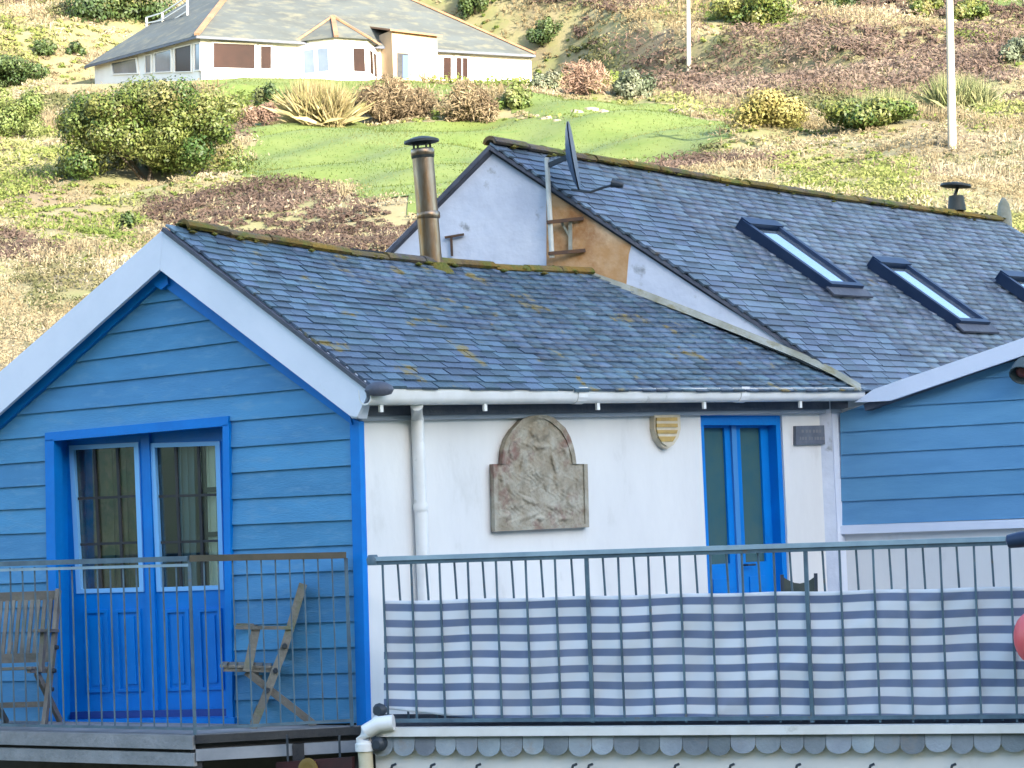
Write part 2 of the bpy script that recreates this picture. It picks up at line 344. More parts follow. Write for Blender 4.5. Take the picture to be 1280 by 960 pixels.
def slates(roof, c4, rows, cols, m, sag=0.0, keep=None, thick=.017, mname='slate'):
    me = bpy.data.meshes.new('slate'); me.from_pydata([tuple(v) for v in SLATE_V], [], SLATE_F); me.materials.append(m)
    A_, B_, C_, D_ = c4                                    # ridge start, ridge end, eave end, eave start
    def S(s, t):
        p = lerp(lerp(A_, B_, s), lerp(D_, C_, s), t); p = p.copy()
        p[2] -= sag*math.sin(math.pi*min(max(s, 0), 1))*(1-t*.8); return p
    items = []
    for r in range(rows):
        t0, t1 = r/rows, (r+1)/rows
        for c in range(-1, cols+1):
            s0 = (c+(.5 if r % 2 else 0)+random.uniform(-.05, .05))/cols; s1 = s0+.97/cols
            s0, s1 = max(s0, 0), min(s1, 1)
            if s1-s0 < .25/cols: continue
            tc = (t0+t1)/2+random.uniform(-.07, .07)/rows
            p = S((s0+s1)/2, tc); al = S(s1, tc)-S(s0, tc); dn = S((s0+s1)/2, t1)-S((s0+s1)/2, t0)
            wdt = np.linalg.norm(al); gl = np.linalg.norm(dn); al = al/wdt; dn = dn/gl
            n = np.cross(dn, al); n /= np.linalg.norm(n)
            if n[2] < 0: n = -n
            if keep and not keep((s0+s1)/2, tc, p): continue
            tilt = .17+random.uniform(-.03, .05); d2 = dn*math.cos(tilt)+n*math.sin(tilt)*1.0
            d2 = dn+n*tilt*.55; d2 /= np.linalg.norm(d2)
            ro = random.uniform(-.03, .03); al2 = al+dn*ro; al2 /= np.linalg.norm(al2)
            n2 = np.cross(al2, d2); n2 = n2 if n2 @ n > 0 else -n2; n2 /= np.linalg.norm(n2)
            y = np.cross(n2, al2)
            Mx = np.eye(4); Mx[:3, 0] = al2*wdt; Mx[:3, 1] = y*gl*1.25; Mx[:3, 2] = n2*(thick*random.uniform(.8, 1.4)); Mx[:3, 3] = p+n*.014
            items.append((float((p-EYE) @ FWD)-(0.0), Mx))
    items.sort(key=lambda q: q[0])
    base = origin_of(roof)
    for _, Mx in items[:300]:
        o = bpy.data.objects.new('slate', me); COL.objects.link(o); o.parent = roof
        L = Mx.copy(); L[:3, 3] -= base; o.matrix_local = Matrix(L.tolist())
    if len(items) > 300:
        V = []; Q = []
        for k, (_, Mx) in enumerate(items[300:]):
            V.append(SLATE_V @ Mx[:3, :3].T + Mx[:3, 3]); Q += [[i+8*k for i in f] for f in SLATE_F]
        big_mesh('slate_courses', np.concatenate(V), Q, m, roof, kind='stuff', origin=base)
def ridge_tiles(roof, a, b, length, rad, m, sag=0, t0=0.0):
    n = max(2, int(np.linalg.norm(b-a)/length)); d = (b-a)/np.linalg.norm(b-a); x = np.cross(d, (0, 0, 1)); x /= np.linalg.norm(x)
    for i in range(n):
        mb = MB(); p0 = lerp(a, b, i/n+.001); p1 = lerp(a, b, (i+1)/n-.001); jz = random.uniform(-.012, .012)
        rr = rad*random.uniform(.92, 1.08)
        pts = []
        for k in range(7):
            an = math.pi*(k/6*.9+.05); pts.append(x*math.cos(an)*rr*1.25 + np.array([0, 0, math.sin(an)*rr-rr*.35+jz]))
        pts += [q*.7-np.array([0, 0, .02]) for q in pts[::-1]]
        s0 = np.array([0, 0, -sag*math.sin(math.pi*i/n)]); s1 = np.array([0, 0, -sag*math.sin(math.pi*(i+1)/n)])
        k0 = len(pts); mb.v = [tuple(p0+s0+q) for q in pts]+[tuple(p1+s1+q) for q in pts]
        mb.f = [tuple(range(k0-1, -1, -1)), tuple(range(k0, 2*k0))]+[(j, (j+1) % k0, (j+1) % k0+k0, j+k0) for j in range(k0)]
        obj('ridge_tile', mb, m, roof)
def moss_clumps(roof, pts, m, rmin, rmax):
    V = []; Q = []; k = 0
    oct_ = np.array([(1, 0, 0), (0, 1, 0), (-1, 0, 0), (0, -1, 0), (0, 0, .8), (0, 0, -.6)])
    fc = [(0, 1, 4), (1, 2, 4), (2, 3, 4), (3, 0, 4), (1, 0, 5), (2, 1, 5), (3, 2, 5), (0, 3, 5)]
    for p in pts:
        s = random.uniform(rmin, rmax); V.append(oct_*np.array([s*random.uniform(.7, 1.5), s*random.uniform(.7, 1.5), s*.7])+p); Q += [[i+k for i in f] for f in fc]; k += 6
    return big_mesh('moss', np.concatenate(V), Q, m, roof, kind='stuff', origin=origin_of(roof))

# ------------------------------------------------------------------ cottage: blue gable + white wall
cot = thing('cottage', 'nearest cottage with blue clapboard gable, white side wall and mossy slate roof', 'house', (CORNER[0]-1, CORNER[1]+1.2, 0))
L0 = [404, 436, 464.5, 491.7, 520.6, 550, 580.4, 609.9, 637.6, 668, 699.5, 730, 761, 791, 822, 852, 883, 914]
L1 = [345, 375, 408, 444.4, 480.4, 514, 548.5, 581.5, 617, 650, 681, 713, 745, 777, 809, 841, 872, 904]
L0 = [372]+L0; L1 = [315]+L1
def line(i, x): return L0[i]+(L1[i]-L0[i])*x/440
outline = [(199.5, 340), (440, 523), (448, 912), (-130, 935), (-130, 625)]
def siding_board(poly, i):
    mb = MB(); pts = []
    hi = [line(i, p[0]) for p in poly]; lo = [line(i+1, p[0]) for p in poly]
    for (x, y), a, b in zip(poly, hi, lo):
        t = min(max((y-a)/(b-a), 0), 1); pts.append(G.at(x, y, .004+.017*t))
    mb.prism(pts, -G.n*.02); obj('board', mb, M['siding'], cot)
for i in range(len(L0)-1):
    band = [(-200, line(i, -200)), (460, line(i, 460)), (460, line(i+1, 460)-.2), (-200, line(i+1, -200)-.2)]
    p = band
    for k in range(5): p = clip(p, outline[k], outline[(k+1) % 5])
    if len(p) < 3: continue
    if i < 6: siding_board(p, i)
    else:
        l = clip(p, (60, 1000), (58, 500)); l = [q for q in l]
        l = clip(p, (58, 500), (60, 1000)) if not len(l) or max(q[0] for q in l) > 70 else l
        r = clip(p, (287, 500), (289, 1000))
        if len(r) < 3 or min(q[0] for q in r) < 270: r = clip(p, (289, 1000), (287, 500))
        for q in (l, r):
            if len(q) >= 3: siding_board(q, i)
# gable backing wall (with the door opening left free) and the hidden left side
mb = MB()
for q in ([(199.5, 342), (440, 523), (446, 540), (446, 522), (60, 540), (-130, 640), (-130, 625)],):
    pass
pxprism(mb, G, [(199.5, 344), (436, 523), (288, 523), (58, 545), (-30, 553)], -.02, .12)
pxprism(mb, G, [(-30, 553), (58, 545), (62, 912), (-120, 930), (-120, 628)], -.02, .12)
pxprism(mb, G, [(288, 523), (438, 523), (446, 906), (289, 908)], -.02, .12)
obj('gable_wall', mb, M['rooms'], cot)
# corner board and trims
mb = MB(); pxprism(mb, G, [(437, 522), (448.5, 527), (458, 906), (446, 907)], .036, .06); obj('corner_board', mb, M['trim'], cot)
mb = MB(); pxprism(mb, G, [(199.5, 336), (437, 519), (440, 531), (199.5, 354)], .05, .05); obj('verge_trim', mb, M['trim'], cot)
mb = MB(); pxprism(mb, G, [(199.5, 336), (199.5, 354), (-130, 651), (-130, 632)], .05, .05); obj('verge_trim', mb, M['trim'], cot)
mb = MB(); pxprism(mb, G, [(191, 338), (208, 338), (210, 355), (201, 362), (190, 355)], .075, .06); obj('apex_block', mb, M['trim'], cot)
mb = MB(); pxprism(mb, G, [(205, 286), (457, 476), (458, 497), (446, 521), (437, 519.5), (199.5, 337)], .16, .035); obj('bargeboard', mb, M['board'], cot)
mb = MB(); pxprism(mb, G, [(204.7, 286), (199.2, 337), (-130, 633), (-130, 578)], .16, .035); obj('bargeboard', mb, M['board'], cot)
mb = MB(); pxprism(mb, G, [(452, 503), (448, 523), (440, 523), (437, 519.5), (446, 514)], .12, .10); obj('verge_box', mb, M['board'], cot)
# long white wall, split round the blue door
top = 4.1+.95
uD0, _ = Wl.uv(879, 600); uD1, _ = Wl.uv(981, 600); uE, _ = Wl.uv(1049, 600); zt = float(Wl.at(700, 505)[2]); zh = float(Wl.at(930, 519)[2])
mb = MB()
def wbox(u0, u1, z0, z1, o=0., th=.22): mb.prism([Wl.pt(u0, z0, o), Wl.pt(u1, z0, o), Wl.pt(u1, z1, o), Wl.pt(u0, z1, o)], -Wl.n*th)
wbox(.0, uD0, ZD-.1, zh); wbox(uD1, uE, ZD-.1, zh); wbox(.0, uE, zh, zt)
obj('white_wall', mb, M['white'], cot)
mb = MB(); mb.prism([Wl.pt(uE-.09, ZD, .025), Wl.pt(uE+.02, ZD, .025), Wl.pt(uE+.02, zt-.03, .025), Wl.pt(uE-.09, zt-.03, .025)], -Wl.n*.1); obj('corner_pilaster', mb, M['board'], cot)
# eave: fascia, soffit strip, gutter, brackets, downpipe
mb = MB(); pxprism(mb, Wl, [(452, 508), (1060, 500), (1060, 511), (452, 520)], .07, .06); obj('fascia', mb, M['lead'], cot)  # dark colour stands in for the shade below the gutter
mb = MB(); pxprism(mb, Wl, [(452, 519), (1056, 509), (1056, 516), (452, 526)], .045, .05); obj('soffit_strip', mb, mat('soffit_shade_grey', (.30, .34, .40), .7), cot)  # grey carries the eave shade in its colour
g0 = Wl.at(456, 498.5, .24); g1 = Wl.at(1074, 494.5, .24)
mb = MB(); dv = g1-g0; prof = []
for k in range(9):
    an = math.pi*(k/8); prof.append(Wl.n*(.066*math.cos(an)) + np.array([0, 0, -.112*abs(math.sin(an))**.5+.066]))
prof += [q*np.array([.9, .9, .85])+np.array([0, 0, .004]) for q in prof[::-1]]
mb.prism([g0+q for q in prof], dv); gut = obj('gutter', mb, M['upvc'], cot, smooth=True)
for px in (476, 606, 747, 880, 1000):
    mb = MB(); q = Wl.at(px, 508-(px-476)*.008, .25); mb.bar(q+np.array([0, 0, .05]), q+np.array([0, 0, -.04]), .02, .03, Wl.u); obj('gutter_bracket', mb, M['upvc'], gut)
for px in (690, 900):
    q = lerp(g0, g1, (px-455)/621.); mb = MB(); mb.prism([q+p*1.12-wd*.05 for p in prof], wd*.1); obj('gutter_joint', mb, M['upvc'], gut)
mb = MB(); q = G.at(474, 486, .14); mb.lathe(q, (0, 0, 1), [(.03, -.05), (.07, -.04), (.085, -.01), (.075, .02), (.04, .045), (.01, .05)], 14, sq=(1.2, .8)); obj('eave_cap', mb, M['lead'], cot, smooth=True)
mb = MB(); t0 = Wl.at(521, 506, .22); t1 = Wl.at(526, 560, .06); b1 = Wl.pt(Wl.uv(523, 560, .06)[0], ZD+.05, .06)
mb.tube([t0, Wl.pt(Wl.uv(522, 530, .06)[0], float(t0[2])-.10, .06), b1], .047, 12); dp = obj('downpipe', mb, M['upvc'], cot, smooth=True)
for f in (.3, .75):
    q = lerp(Wl.pt(Wl.uv(522, 530, .06)[0], float(t0[2])-.1, .06), b1, f); mb = MB(); mb.lathe(q, (0, 0, 1), [(.052, -.025), (.055, 0), (.052, .025)], 12); obj('pipe_clip', mb, M['upvc'], dp, smooth=True)
# low roof
roof = roof_slab('roof', [PA, PB, PC, PE], cot, M['underlay'], sag=.07, th=.03)
c4 = [PA+np.array([0, 0, .01]), PB, PC, PE]
slates(roof, c4, 23, 36, M['slate'], sag=.07)
ridge_tiles(roof, lerp(PA, PB, .035)+np.array([0, 0, .03]), PB+np.array([0, 0, .02]), .38, .062, M['ridge'], sag=.07)
ml = lerp(PA, PB, .0)
pts = []
for k in range(90):
    s = random.random()**1.3*.95+.03; t = abs(random.gauss(0, .035)); q = lerp(lerp(PA, PB, s), lerp(PE, PC, s), t); q[2] += .05-.07*math.sin(math.pi*s)*(1-t); pts.append(q)
for k in range(0):
    s0 = random.choice([(.08, .45), (.12, .75), (.2, .85), (.05, .9), (.35, .93), (.17, .3), (.5, .95), (.3, .62)]); q = lerp(lerp(PA, PB, s0[0]+random.gauss(0, .02)), lerp(PE, PC, s0[0]+random.gauss(0, .02)), min(.97, s0[1]+random.gauss(0, .02)))
    q[2] += .03-.05*math.sin(math.pi*s0[0])*(1-s0[1]); pts.append(q)
moss_clumps(roof, pts, M['moss'], .015, .04)
mb = MB(); PL = G.at(-112, 572, .10); PA2 = PA+wd*.07; mb.prism([PA2, PB, PB+PL-PA2, PL], np.array([0, 0, -.05])); obj('roof_slope', mb, M['underlay'], roof)
mb = MB(); vv = (PE-PA); nn = np.cross(vv, wd); nn /= np.linalg.norm(nn); nn = nn if nn[2] > 0 else -nn
mb.bar(PA-nn*.01+G.n*.012, PE-nn*.01+G.n*.012, .03, .03, nn); obj('verge_edge', mb, M['lead'], roof)
# french door in the gable
def door_leaf(P, o, parent, outer, glass, panels, mt, bead, gmat, handle=None):
    mb = MB()
    (tl, tr, br, bl) = outer[2]; gl = glass
    # stiles and rails round the glass, then the lower board
    pxprism(mb, P, [tl, tr, (gl[1][0], gl[1][1]), (gl[0][0], gl[0][1])], o, .05)
    pxprism(mb, P, [tl, gl[0], gl[3], bl], o, .05); pxprism(mb, P, [gl[1], tr, br, gl[2]], o, .05); pxprism(mb, P, [gl[3], gl[2], br, bl], o, .05)
    d = obj('door', mb, mt, parent)
    if bead:
        mb = MB(); n = 4; gi = []
        cx = sum(q[0] for q in gl)/4; cy = sum(q[1] for q in gl)/4
        for (x, y) in gl: gi.append((x+(5.5 if x < cx else -5.5), y+(5.5 if y < cy else -5.5)))
        for k in range(4): pxprism(mb, P, [gl[k], gl[(k+1) % 4], gi[(k+1) % 4], gi[k]], o+.012, .03)
        obj('glazing_bead', mb, bead, d)
    mb = MB(); pxprism(mb, P, gl, o-.02, .008); obj('pane', mb, gmat, d)
    for q in panels:
        mb = MB(); (ax, ay), (bx, by), (cx_, cy_), (dx, dy) = q
        inn = [(ax+4, ay+4), (bx-4, by+4), (cx_-4, cy_-4), (dx+4, dy-4)]
        # moulding frame proud of the board with a raised field inside
        for k in range(4): pxprism(mb, P, [q[k], q[(k+1) % 4], inn[(k+1) % 4], inn[k]], o+.014, .02)
        inn2 = [(ax+8, ay+9), (bx-8, by+9), (cx_-8, cy_-9), (dx+8, dy-9)]
        pxprism(mb, P, inn2, o+.010, .02); obj('door_panel', mb, mt, d)
    return d
fr = MB(); O_ = -.15
pxprism(fr, G, [(56, 541), (285, 520), (285, 532), (56, 552)], .04, .09)
pxprism(fr, G, [(56, 550), (67, 549), (73, 908), (61, 909)], .04, .09)
pxprism(fr, G, [(278, 531), (286, 530), (291, 905), (283, 906)], .04, .09)
frame = obj('door_frame', fr, M['trim'], cot)
mb = MB()                                                   # reveals of the recess
for q in ([(66, 549), (70, 549), (74, 908), (71, 909)], [(66, 546), (284, 527), (284, 531), (66, 551)], [(281, 530), (284, 530), (289, 906), (285, 906)]): pxprism(mb, G, q, -.03, .16)
obj('reveal', mb, M['trim'], frame)
lf = [(86, 557), (172.7, 552.8), (179.5, 739.7), (95.5, 742)]; rg = [(187.6, 554), (274.3, 551.5), (279.7, 737), (195.7, 739.7)]
lo = ((0, 0, [(74, 546), (181, 537), (193, 903), (88, 905)])); ro = ((0, 0, [(181.5, 537), (284, 529), (292, 901), (193.5, 903)]))
def pan(x0, x1, y0, y1, s=.035): return [(x0, y0), (x1, y0-1), (x1+(y1-y0)*s, y1-1), (x0+(y1-y0)*s, y1)]
dl = door_leaf(G, O_, cot, lo, lf, [pan(104, 134, 763, 866), pan(143, 175, 762, 865)], M['trim'], M['trimlight'], M['glass'])
dr = door_leaf(G, O_, cot, ro, rg, [pan(205, 235, 762, 864), pan(246, 276, 761, 863)], M['trim'], M['trimlight'], M['glass'])
mb = MB(); pxprism(mb, G, [(176, 538), (186, 537), (198, 902), (188, 903)], O_+.025, .03); obj('meeting_stile', mb, M['trim'], dr)
mb = MB(); pxprism(mb, G, [(88, 890), (291, 886), (291, 895), (88, 899)], O_+.03, .04); obj('weather_bar', mb, mat('dark_blue_paint', (.010, .05, .24), .5), frame)
mb = MB(); pxprism(mb, G, [(64, 902), (293, 897), (293, 909), (64, 913)], .06, .25); obj('sill', mb, M['trim'], frame)
for d, gl in ((dl, lf), (dr, rg)):
    (x0, y0), (x1, y1), (x2, y2), (x3, y3) = gl
    for f in (.36, .69):
        mb = MB(); pxprism(mb, G, [(x0+(x1-x0)*f-1.6, y0+2), (x0+(x1-x0)*f+1.6, y0+2), (x3+(x2-x3)*f+1.6, y3-2), (x3+(x2-x3)*f-1.6, y3-2)], O_-.008, .012); obj('muntin', mb, M['darkwood'], d)
    for f in (.36, .67):
        mb = MB(); a0 = y0+(y3-y0)*f; b0 = y1+(y2-y1)*f; xa = x0+(x3-x0)*f; xb = x1+(x2-x1)*f
        pxprism(mb, G, [(xa+2, a0-1.6), (xb-2, b0-1.6), (xb-2, b0+1.6), (xa+2, a0+1.6)], O_-.0085, .012); obj('muntin', mb, M['darkwood'], d)
# room behind the glass, with pale folds coloured like a bright far window, dark bars before them
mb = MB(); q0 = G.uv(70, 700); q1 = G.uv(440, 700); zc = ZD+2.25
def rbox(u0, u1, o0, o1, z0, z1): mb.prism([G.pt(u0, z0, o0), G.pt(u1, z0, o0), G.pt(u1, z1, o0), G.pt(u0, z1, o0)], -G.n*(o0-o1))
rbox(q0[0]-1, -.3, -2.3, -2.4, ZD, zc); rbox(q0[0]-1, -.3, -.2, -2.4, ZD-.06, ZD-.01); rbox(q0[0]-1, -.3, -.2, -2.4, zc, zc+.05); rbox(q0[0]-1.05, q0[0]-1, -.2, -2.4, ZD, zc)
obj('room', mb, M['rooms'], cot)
mb = MB()
for k in range(7):
    xk = 247+k*4.2; pxprism(mb, G, [(xk, 556), (xk+4.2, 556), (xk+9.2, 742), (xk+5, 742)], -.20-.01*(k % 2), .01)
cu = obj('curtain_and_reflection', mb, M['curtain_and_reflection'], cot)  # pale colour stands in for bright panes of a window beyond
mb = MB(); pxprism(mb, G, [(251, 556), (256, 556), (261, 742), (256, 742)], -.186, .01)
for y in (610, 666): pxprism(mb, G, [(245, y), (282, y-2), (283, y+4), (246, y+6)], -.187, .01)
obj('window_bars', mb, M['darkwood'], cu)
mb = MB()
for k in range(5):
    xk = 222+k*4; pxprism(mb, G, [(xk, 556), (xk+4, 556), (xk+8, 742), (xk+4, 742)], -.23-.015*(k % 2), .01)
obj('curtain_and_reflection', mb, mat('grey_blue_curtain', (.16, .24, .29), .9), cot)
mb = MB()
for k in range(9):
    xk = 96+k*8.6; pxprism(mb, G, [(xk, 553), (xk+8.6, 553), (xk+15, 745), (xk+6.5, 745)], -.235-.02*(k % 2), .01)
obj('curtain_and_reflection', mb, mat('olive_mottled_reflection', (.14, .12, .045), .9, (.24, .16, .10), 7, col3=(.06, .10, .05), s3=5, thr3=(.45, .6)), cot)  # mottled colour painted in for reflections in the left pane
# blue double door in the white wall
DO = -.11
(uL, zL) = Wl.uv(879, 519); uRr = Wl.uv(981, 519)[0]
mb = MB(); fw = .06
mb.prism([Wl.pt(uD0, ZD, -.02), Wl.pt(uD0+fw, ZD, -.02), Wl.pt(uD0+fw, zh, -.02), Wl.pt(uD0, zh, -.02)], -Wl.n*.14)
mb.prism([Wl.pt(uD1-fw, ZD, -.02), Wl.pt(uD1, ZD, -.02), Wl.pt(uD1, zh, -.02), Wl.pt(uD1-fw, zh, -.02)], -Wl.n*.14)
mb.prism([Wl.pt(uD0+fw, zh-.08, -.021), Wl.pt(uD1-fw, zh-.08, -.021), Wl.pt(uD1-fw, zh, -.021), Wl.pt(uD0+fw, zh, -.021)], -Wl.n*.14)
df = obj('door_frame', mb, M['trim'], cot)
x0, x1 = uD0+fw, uD1-fw; xm = (x0+x1)/2
z_gb = float(Wl.at(925, 704)[2]); z_gt = float(Wl.at(925, 534)[2]); ztop = zh-.08
for a, b in ((x0, xm-.002), (xm+.002, x1)):
    mb = MB(); st_ = .10
    def lb(u0, u1, z0, z1, o=DO, th=.045): mb.prism([Wl.pt(u0, z0, o), Wl.pt(u1, z0, o), Wl.pt(u1, z1, o), Wl.pt(u0, z1, o)], -Wl.n*th)
    lb(a, a+st_, ZD+.02, ztop); lb(b-st_, b, ZD+.02, ztop); lb(a+st_, b-st_, z_gt, ztop); lb(a+st_, b-st_, ZD+.02, z_gb)
    d = obj('door', mb, M['trim'], cot)
    mb = MB(); lb(a+st_, b-st_, z_gb, z_gt, DO-.02, .008); obj('pane', mb, M['glass_teal'], d)
    mb = MB(); lb(a+st_+.03, b-st_-.03, ZD+.18, z_gb-.12, DO+.012, .012); obj('door_panel', mb, M['trim'], d)
mb = MB(); mb.prism([Wl.pt(xm-.03, ZD+.02, DO+.02), Wl.pt(xm+.03, ZD+.02, DO+.02), Wl.pt(xm+.03, ztop, DO+.02), Wl.pt(xm-.03, ztop, DO+.02)], -Wl.n*.02); obj('meeting_stile', mb, mat('mid_blue_paint', (.05, .22, .52), .45), df)
mb = MB(); mb.tube([Wl.pt(xm+.05, z_gb-.02, DO+.02), Wl.pt(xm+.05, z_gb-.02, DO+.06), Wl.pt(xm+.15, z_gb-.02, DO+.06)], .01, 6); obj('door_handle', mb, M['darkmetal'], df)

# flue on the low ridge
fb = Plane(PA, WA).at(541, 328); fl = obj('flue', MB().tube([fb+np.array([0, 0, -.25]), at_depth(528, 189, fb[1]-.02), ], .088, 18), M['steel'], cot, smooth=True)
ft = at_depth(528, 189, fb[1]-.02); ax = ft-fb; ax /= np.linalg.norm(ax)
for f in (.42, .985):
    mb = MB(); mb.lathe(lerp(fb, ft, f), ax, [(.09, -.03), (.096, -.02), (.096, .02), (.09, .03)], 18); obj('flue_band', mb, M['steel'], fl, smooth=True)
mb = MB()
for k in range(4):
    a = k*math.pi/2+.5; d = np.array([math.cos(a), math.sin(a), 0])*.075; mb.bar(ft+d-ax*.02, ft+d+ax*.075, .02, .012)
obj('cap_strut', mb, M['blackcap'], fl)
mb = MB(); mb.lathe(ft+ax*.06, ax, [(.10, 0), (.145, .01), (.142, .03), (.07, .055), (.015, .065)], 20); obj('flue_cap', mb, M['blackcap'], fl, smooth=True)
mb = MB(); mb.lathe(ft-ax*.01, ax, [(.088, -.05), (.095, -.04), (.092, .03), (.06, .035)], 18); obj('flue_collar', mb, M['blackcap'], fl, smooth=True)
mb = MB(); mb.lathe(fb+np.array([0, 0, -.06]), (0, 0, 1), [(.20, -.05), (.15, .0), (.11, .05)], 14); obj('flue_skirt', mb, M['moss'], fl, smooth=True)

# ------------------------------------------------------------------ upper house
uph = thing('house', 'taller white house behind with patched ochre gable wall and long slate roof with skylights', 'house', (UA[0], UA[1]+2, 0))
ul = UG.at(470, 327, 0.02)
mb = MB(); z_lo = 2.5
gp = [UG.at(608, 186), UG.at(1036, 461), UG.pt(UG.uv(1036, 461)[0], z_lo), UG.pt(UG.uv(470, 327)[0], z_lo), UG.at(470, 326)]
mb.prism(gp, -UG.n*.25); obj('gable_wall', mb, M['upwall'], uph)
mb = MB(); pxprism(mb, UG, [(683, 231), (713, 242), (740, 261), (768, 283), (790, 304), (786, 318), (783, 356), (737, 347), (683, 341)], .006, .02); obj('render_patch', mb, M['ochre'], uph, label='bare ochre patch of render on the white gable')
mb = MB()
fp = [(737, 342), (800, 364), (870, 391), (940, 419), (1000, 443), (1040, 462), (1076, 483)]
for (xa, ya), (xb, yb) in zip(fp, fp[1:]): mb.prism([UG.at(xa, ya-3, .02), UG.at(xb, yb-3, .02), UG.at(xb, yb+6, .10), UG.at(xa, ya+6, .10)], -UG.n*.1)
obj('mortar_fillet', mb, M['mortar'], uph)
mb = MB(); mb.bar(Plane(UG.p, 0).at(0, 0)*0+UG.at(556, 297, .03), UG.at(580, 293, .03), .02); mb.bar(UG.at(564, 296, .03), UG.at(565, 320, .03), .02); obj('wall_bracket', mb, M['rust'], uph)
# roof of the upper house
c4u = [UA, UR, UC+wd*Lr, UC]
uroof = roof_slab('roof', c4u, uph, M['underlay'], sag=.04, th=.03)
slates(uroof, c4u, 38, 42, M['slate_upper'], sag=.04, mname='slate')
ridge_tiles(uroof, UA+np.array([0, 0, .03]), UR+np.array([0, 0, .03]), .42, .065, M['ridge'], sag=.04)
pts = []
for k in range(200):
    s = random.random(); t = abs(random.gauss(0, .02)); q = lerp(lerp(UA, UR, s), lerp(UC, UC+wd*Lr, s), t); q[2] += .07-.04*math.sin(math.pi*s); pts.append(q)
moss_clumps(uroof, pts, M['moss'], .015, .04)
UB = ul+(ul-UA)*.9
mb = MB(); mb.prism([UA, UR, UB+wd*Lr, UB], np.array([0, 0, -.06])); obj('roof_slope', mb, M['lead'], uroof)
mb = MB(); mb.bar(UA-up*.02, lerp(UA, UC, .97)-up*.02, .025, .03); obj('verge_edge', mb, M['lead'], uroof)
mb = MB(); mb.bar(UA-up*.03, UB-up*.03, .025, .03); obj('verge_edge', mb, M['lead'], uroof)
mb = MB(); ws = np.array([0, 0, -3.5]); ii_ = -Wl.n*.6; mb.prism([UC+wd*1.2+ii_, UC+wd*Lr+ii_, UC+wd*Lr+ws+ii_, UC+wd*1.2+ii_+ws], -Wl.n*.2); mb.prism([UR+np.array([0, 0, -.05]), UC+wd*Lr+np.array([0, 0, -.05]), UC+wd*Lr+ws, UB+wd*Lr+ws, UB+wd*Lr+np.array([0, 0, -.05])], -wd*.2); obj('side_wall', mb, M['upwall'], uph)
# skylights
un = np.cross(UC-UA, wd); un /= np.linalg.norm(un); un = un if un[2] > 0 else -un
def onroof(px, py, off=0.):
    r = ray(px, py); t = ((UA+un*off-EYE) @ un)/(r @ un); return EYE+r*t
ud = UC-UA; ud = ud-wd*float(ud @ wd)*.25; ud /= np.linalg.norm(ud)
def skylight(tlx, tly, w_, h_):
    tl = onroof(tlx, tly); H_ = .085
    def q(a, b, o): return tl+wd*a+ud*b+un*o
    mb = MB(); f = .05
    for a0, a1, b0, b1 in ((0, f, 0, h_), (w_-f, w_, 0, h_), (f, w_-f, h_-f, h_)): mb.prism([q(a0, b0, H_), q(a1, b0, H_), q(a1, b1, H_), q(a0, b1, H_)], -un*(H_+.03))
    s = obj('skylight', mb, M['navy'], uph)
    mb = MB(); mb.prism([q(.02, -.03, H_+.012), q(w_+.02, -.03, H_+.012), q(w_+.02, .07, H_+.012), q(.02, .07, H_+.012)], -un*(H_+.03)); obj('hood', mb, M['navy'], s)
    mb = MB(); mb.prism([q(f, .1, H_-.035), q(w_-f, .1, H_-.035), q(w_-f, h_-f, H_-.035), q(f, h_-f, H_-.035)], -un*.02); obj('pane', mb, M['skyglass'], s)
    mb = MB(); mb.prism([q(-.05, h_, .05), q(w_+.05, h_, .05), q(w_+.05, h_+.1, .035), q(-.05, h_+.1, .035)], -un*.02); obj('apron', mb, M['lead'], s)
skylight(922, 284, .50, 1.02); skylight(1086, 332, .50, 1.02); skylight(1246, 349, .50, 1.02)
# cowl and pot at the far end of the ridge
cb = lerp(UA, UR, float((Plane(UA, WA).at(1196, 262)-UA) @ wd)/Lr)+np.array([0, 0, .05])
mb = MB(); mb.tube([cb, cb+np.array([0, 0, .16])], [.10, .08], 10); cw = obj('cowl', mb, M['blackcap'], uph, smooth=True)
mb = MB(); mb.bar(cb+np.array([-.02, 0, .15]), cb+np.array([.03, 0, .27]), .05, .03); obj('cowl_stem', mb, M['blackcap'], cw)
mb = MB(); mb.lathe(cb+np.array([.0, 0, .26]), (.1, 0, 1), [(.05, -.01), (.17, 0), (.16, .025), (.03, .05)], 14); obj('cowl_plate', mb, M['blackcap'], cw, smooth=True)
pb = UR+wd*.12
mb = MB(); mb.tube([pb+np.array([0, 0, -.1]), pb+np.array([0, 0, .1]), pb+np.array([0, 0, .2]), pb+np.array([0, 0, .27])], [.085, .08, .06, .02], 12); obj('finial', mb, M['mortar'], uph, smooth=True)

# things on the gable of the upper house
mx = Plane(UG.p+UG.n*.12, math.degrees(math.atan2(UG.u[1], UG.u[0])))
mast = thing('mast', 'thin white mast bracketed to the ochre and white gable wall', 'mast', tuple(mx.at(690, 320)))
mb = MB(); mb.tube([mx.at(690, 322), mx.at(683.5, 197)], .022, 8); obj('pole', mb, M['polewhite'], mast, smooth=True)
for (xa, ya, xb, yb) in ((684, 278, 729, 273), (686, 317, 731, 313)):
    mb = MB(); mb.bar(UG.at(xa, ya, .15), UG.at(xb, yb, .02), .035, .03); obj('bracket_arm', mb, M['rust'], mast)
mb = MB(); mb.bar(UG.at(713, 277, .03), UG.at(713, 314, .03), .05, .03); mb.bar(UG.at(702, 278, .05), UG.at(712, 296, .035), .02); obj('bracket_plate', mb, M['mortar'], mast)
dh = thing('satellite_dish', 'dark blue satellite dish seen edge on beside the white mast', 'satellite dish', tuple(mx.at(714, 238)))
dc = mx.at(711, 196, .06); dax = np.array([.985, -.10, .12]); dax /= np.linalg.norm(dax)
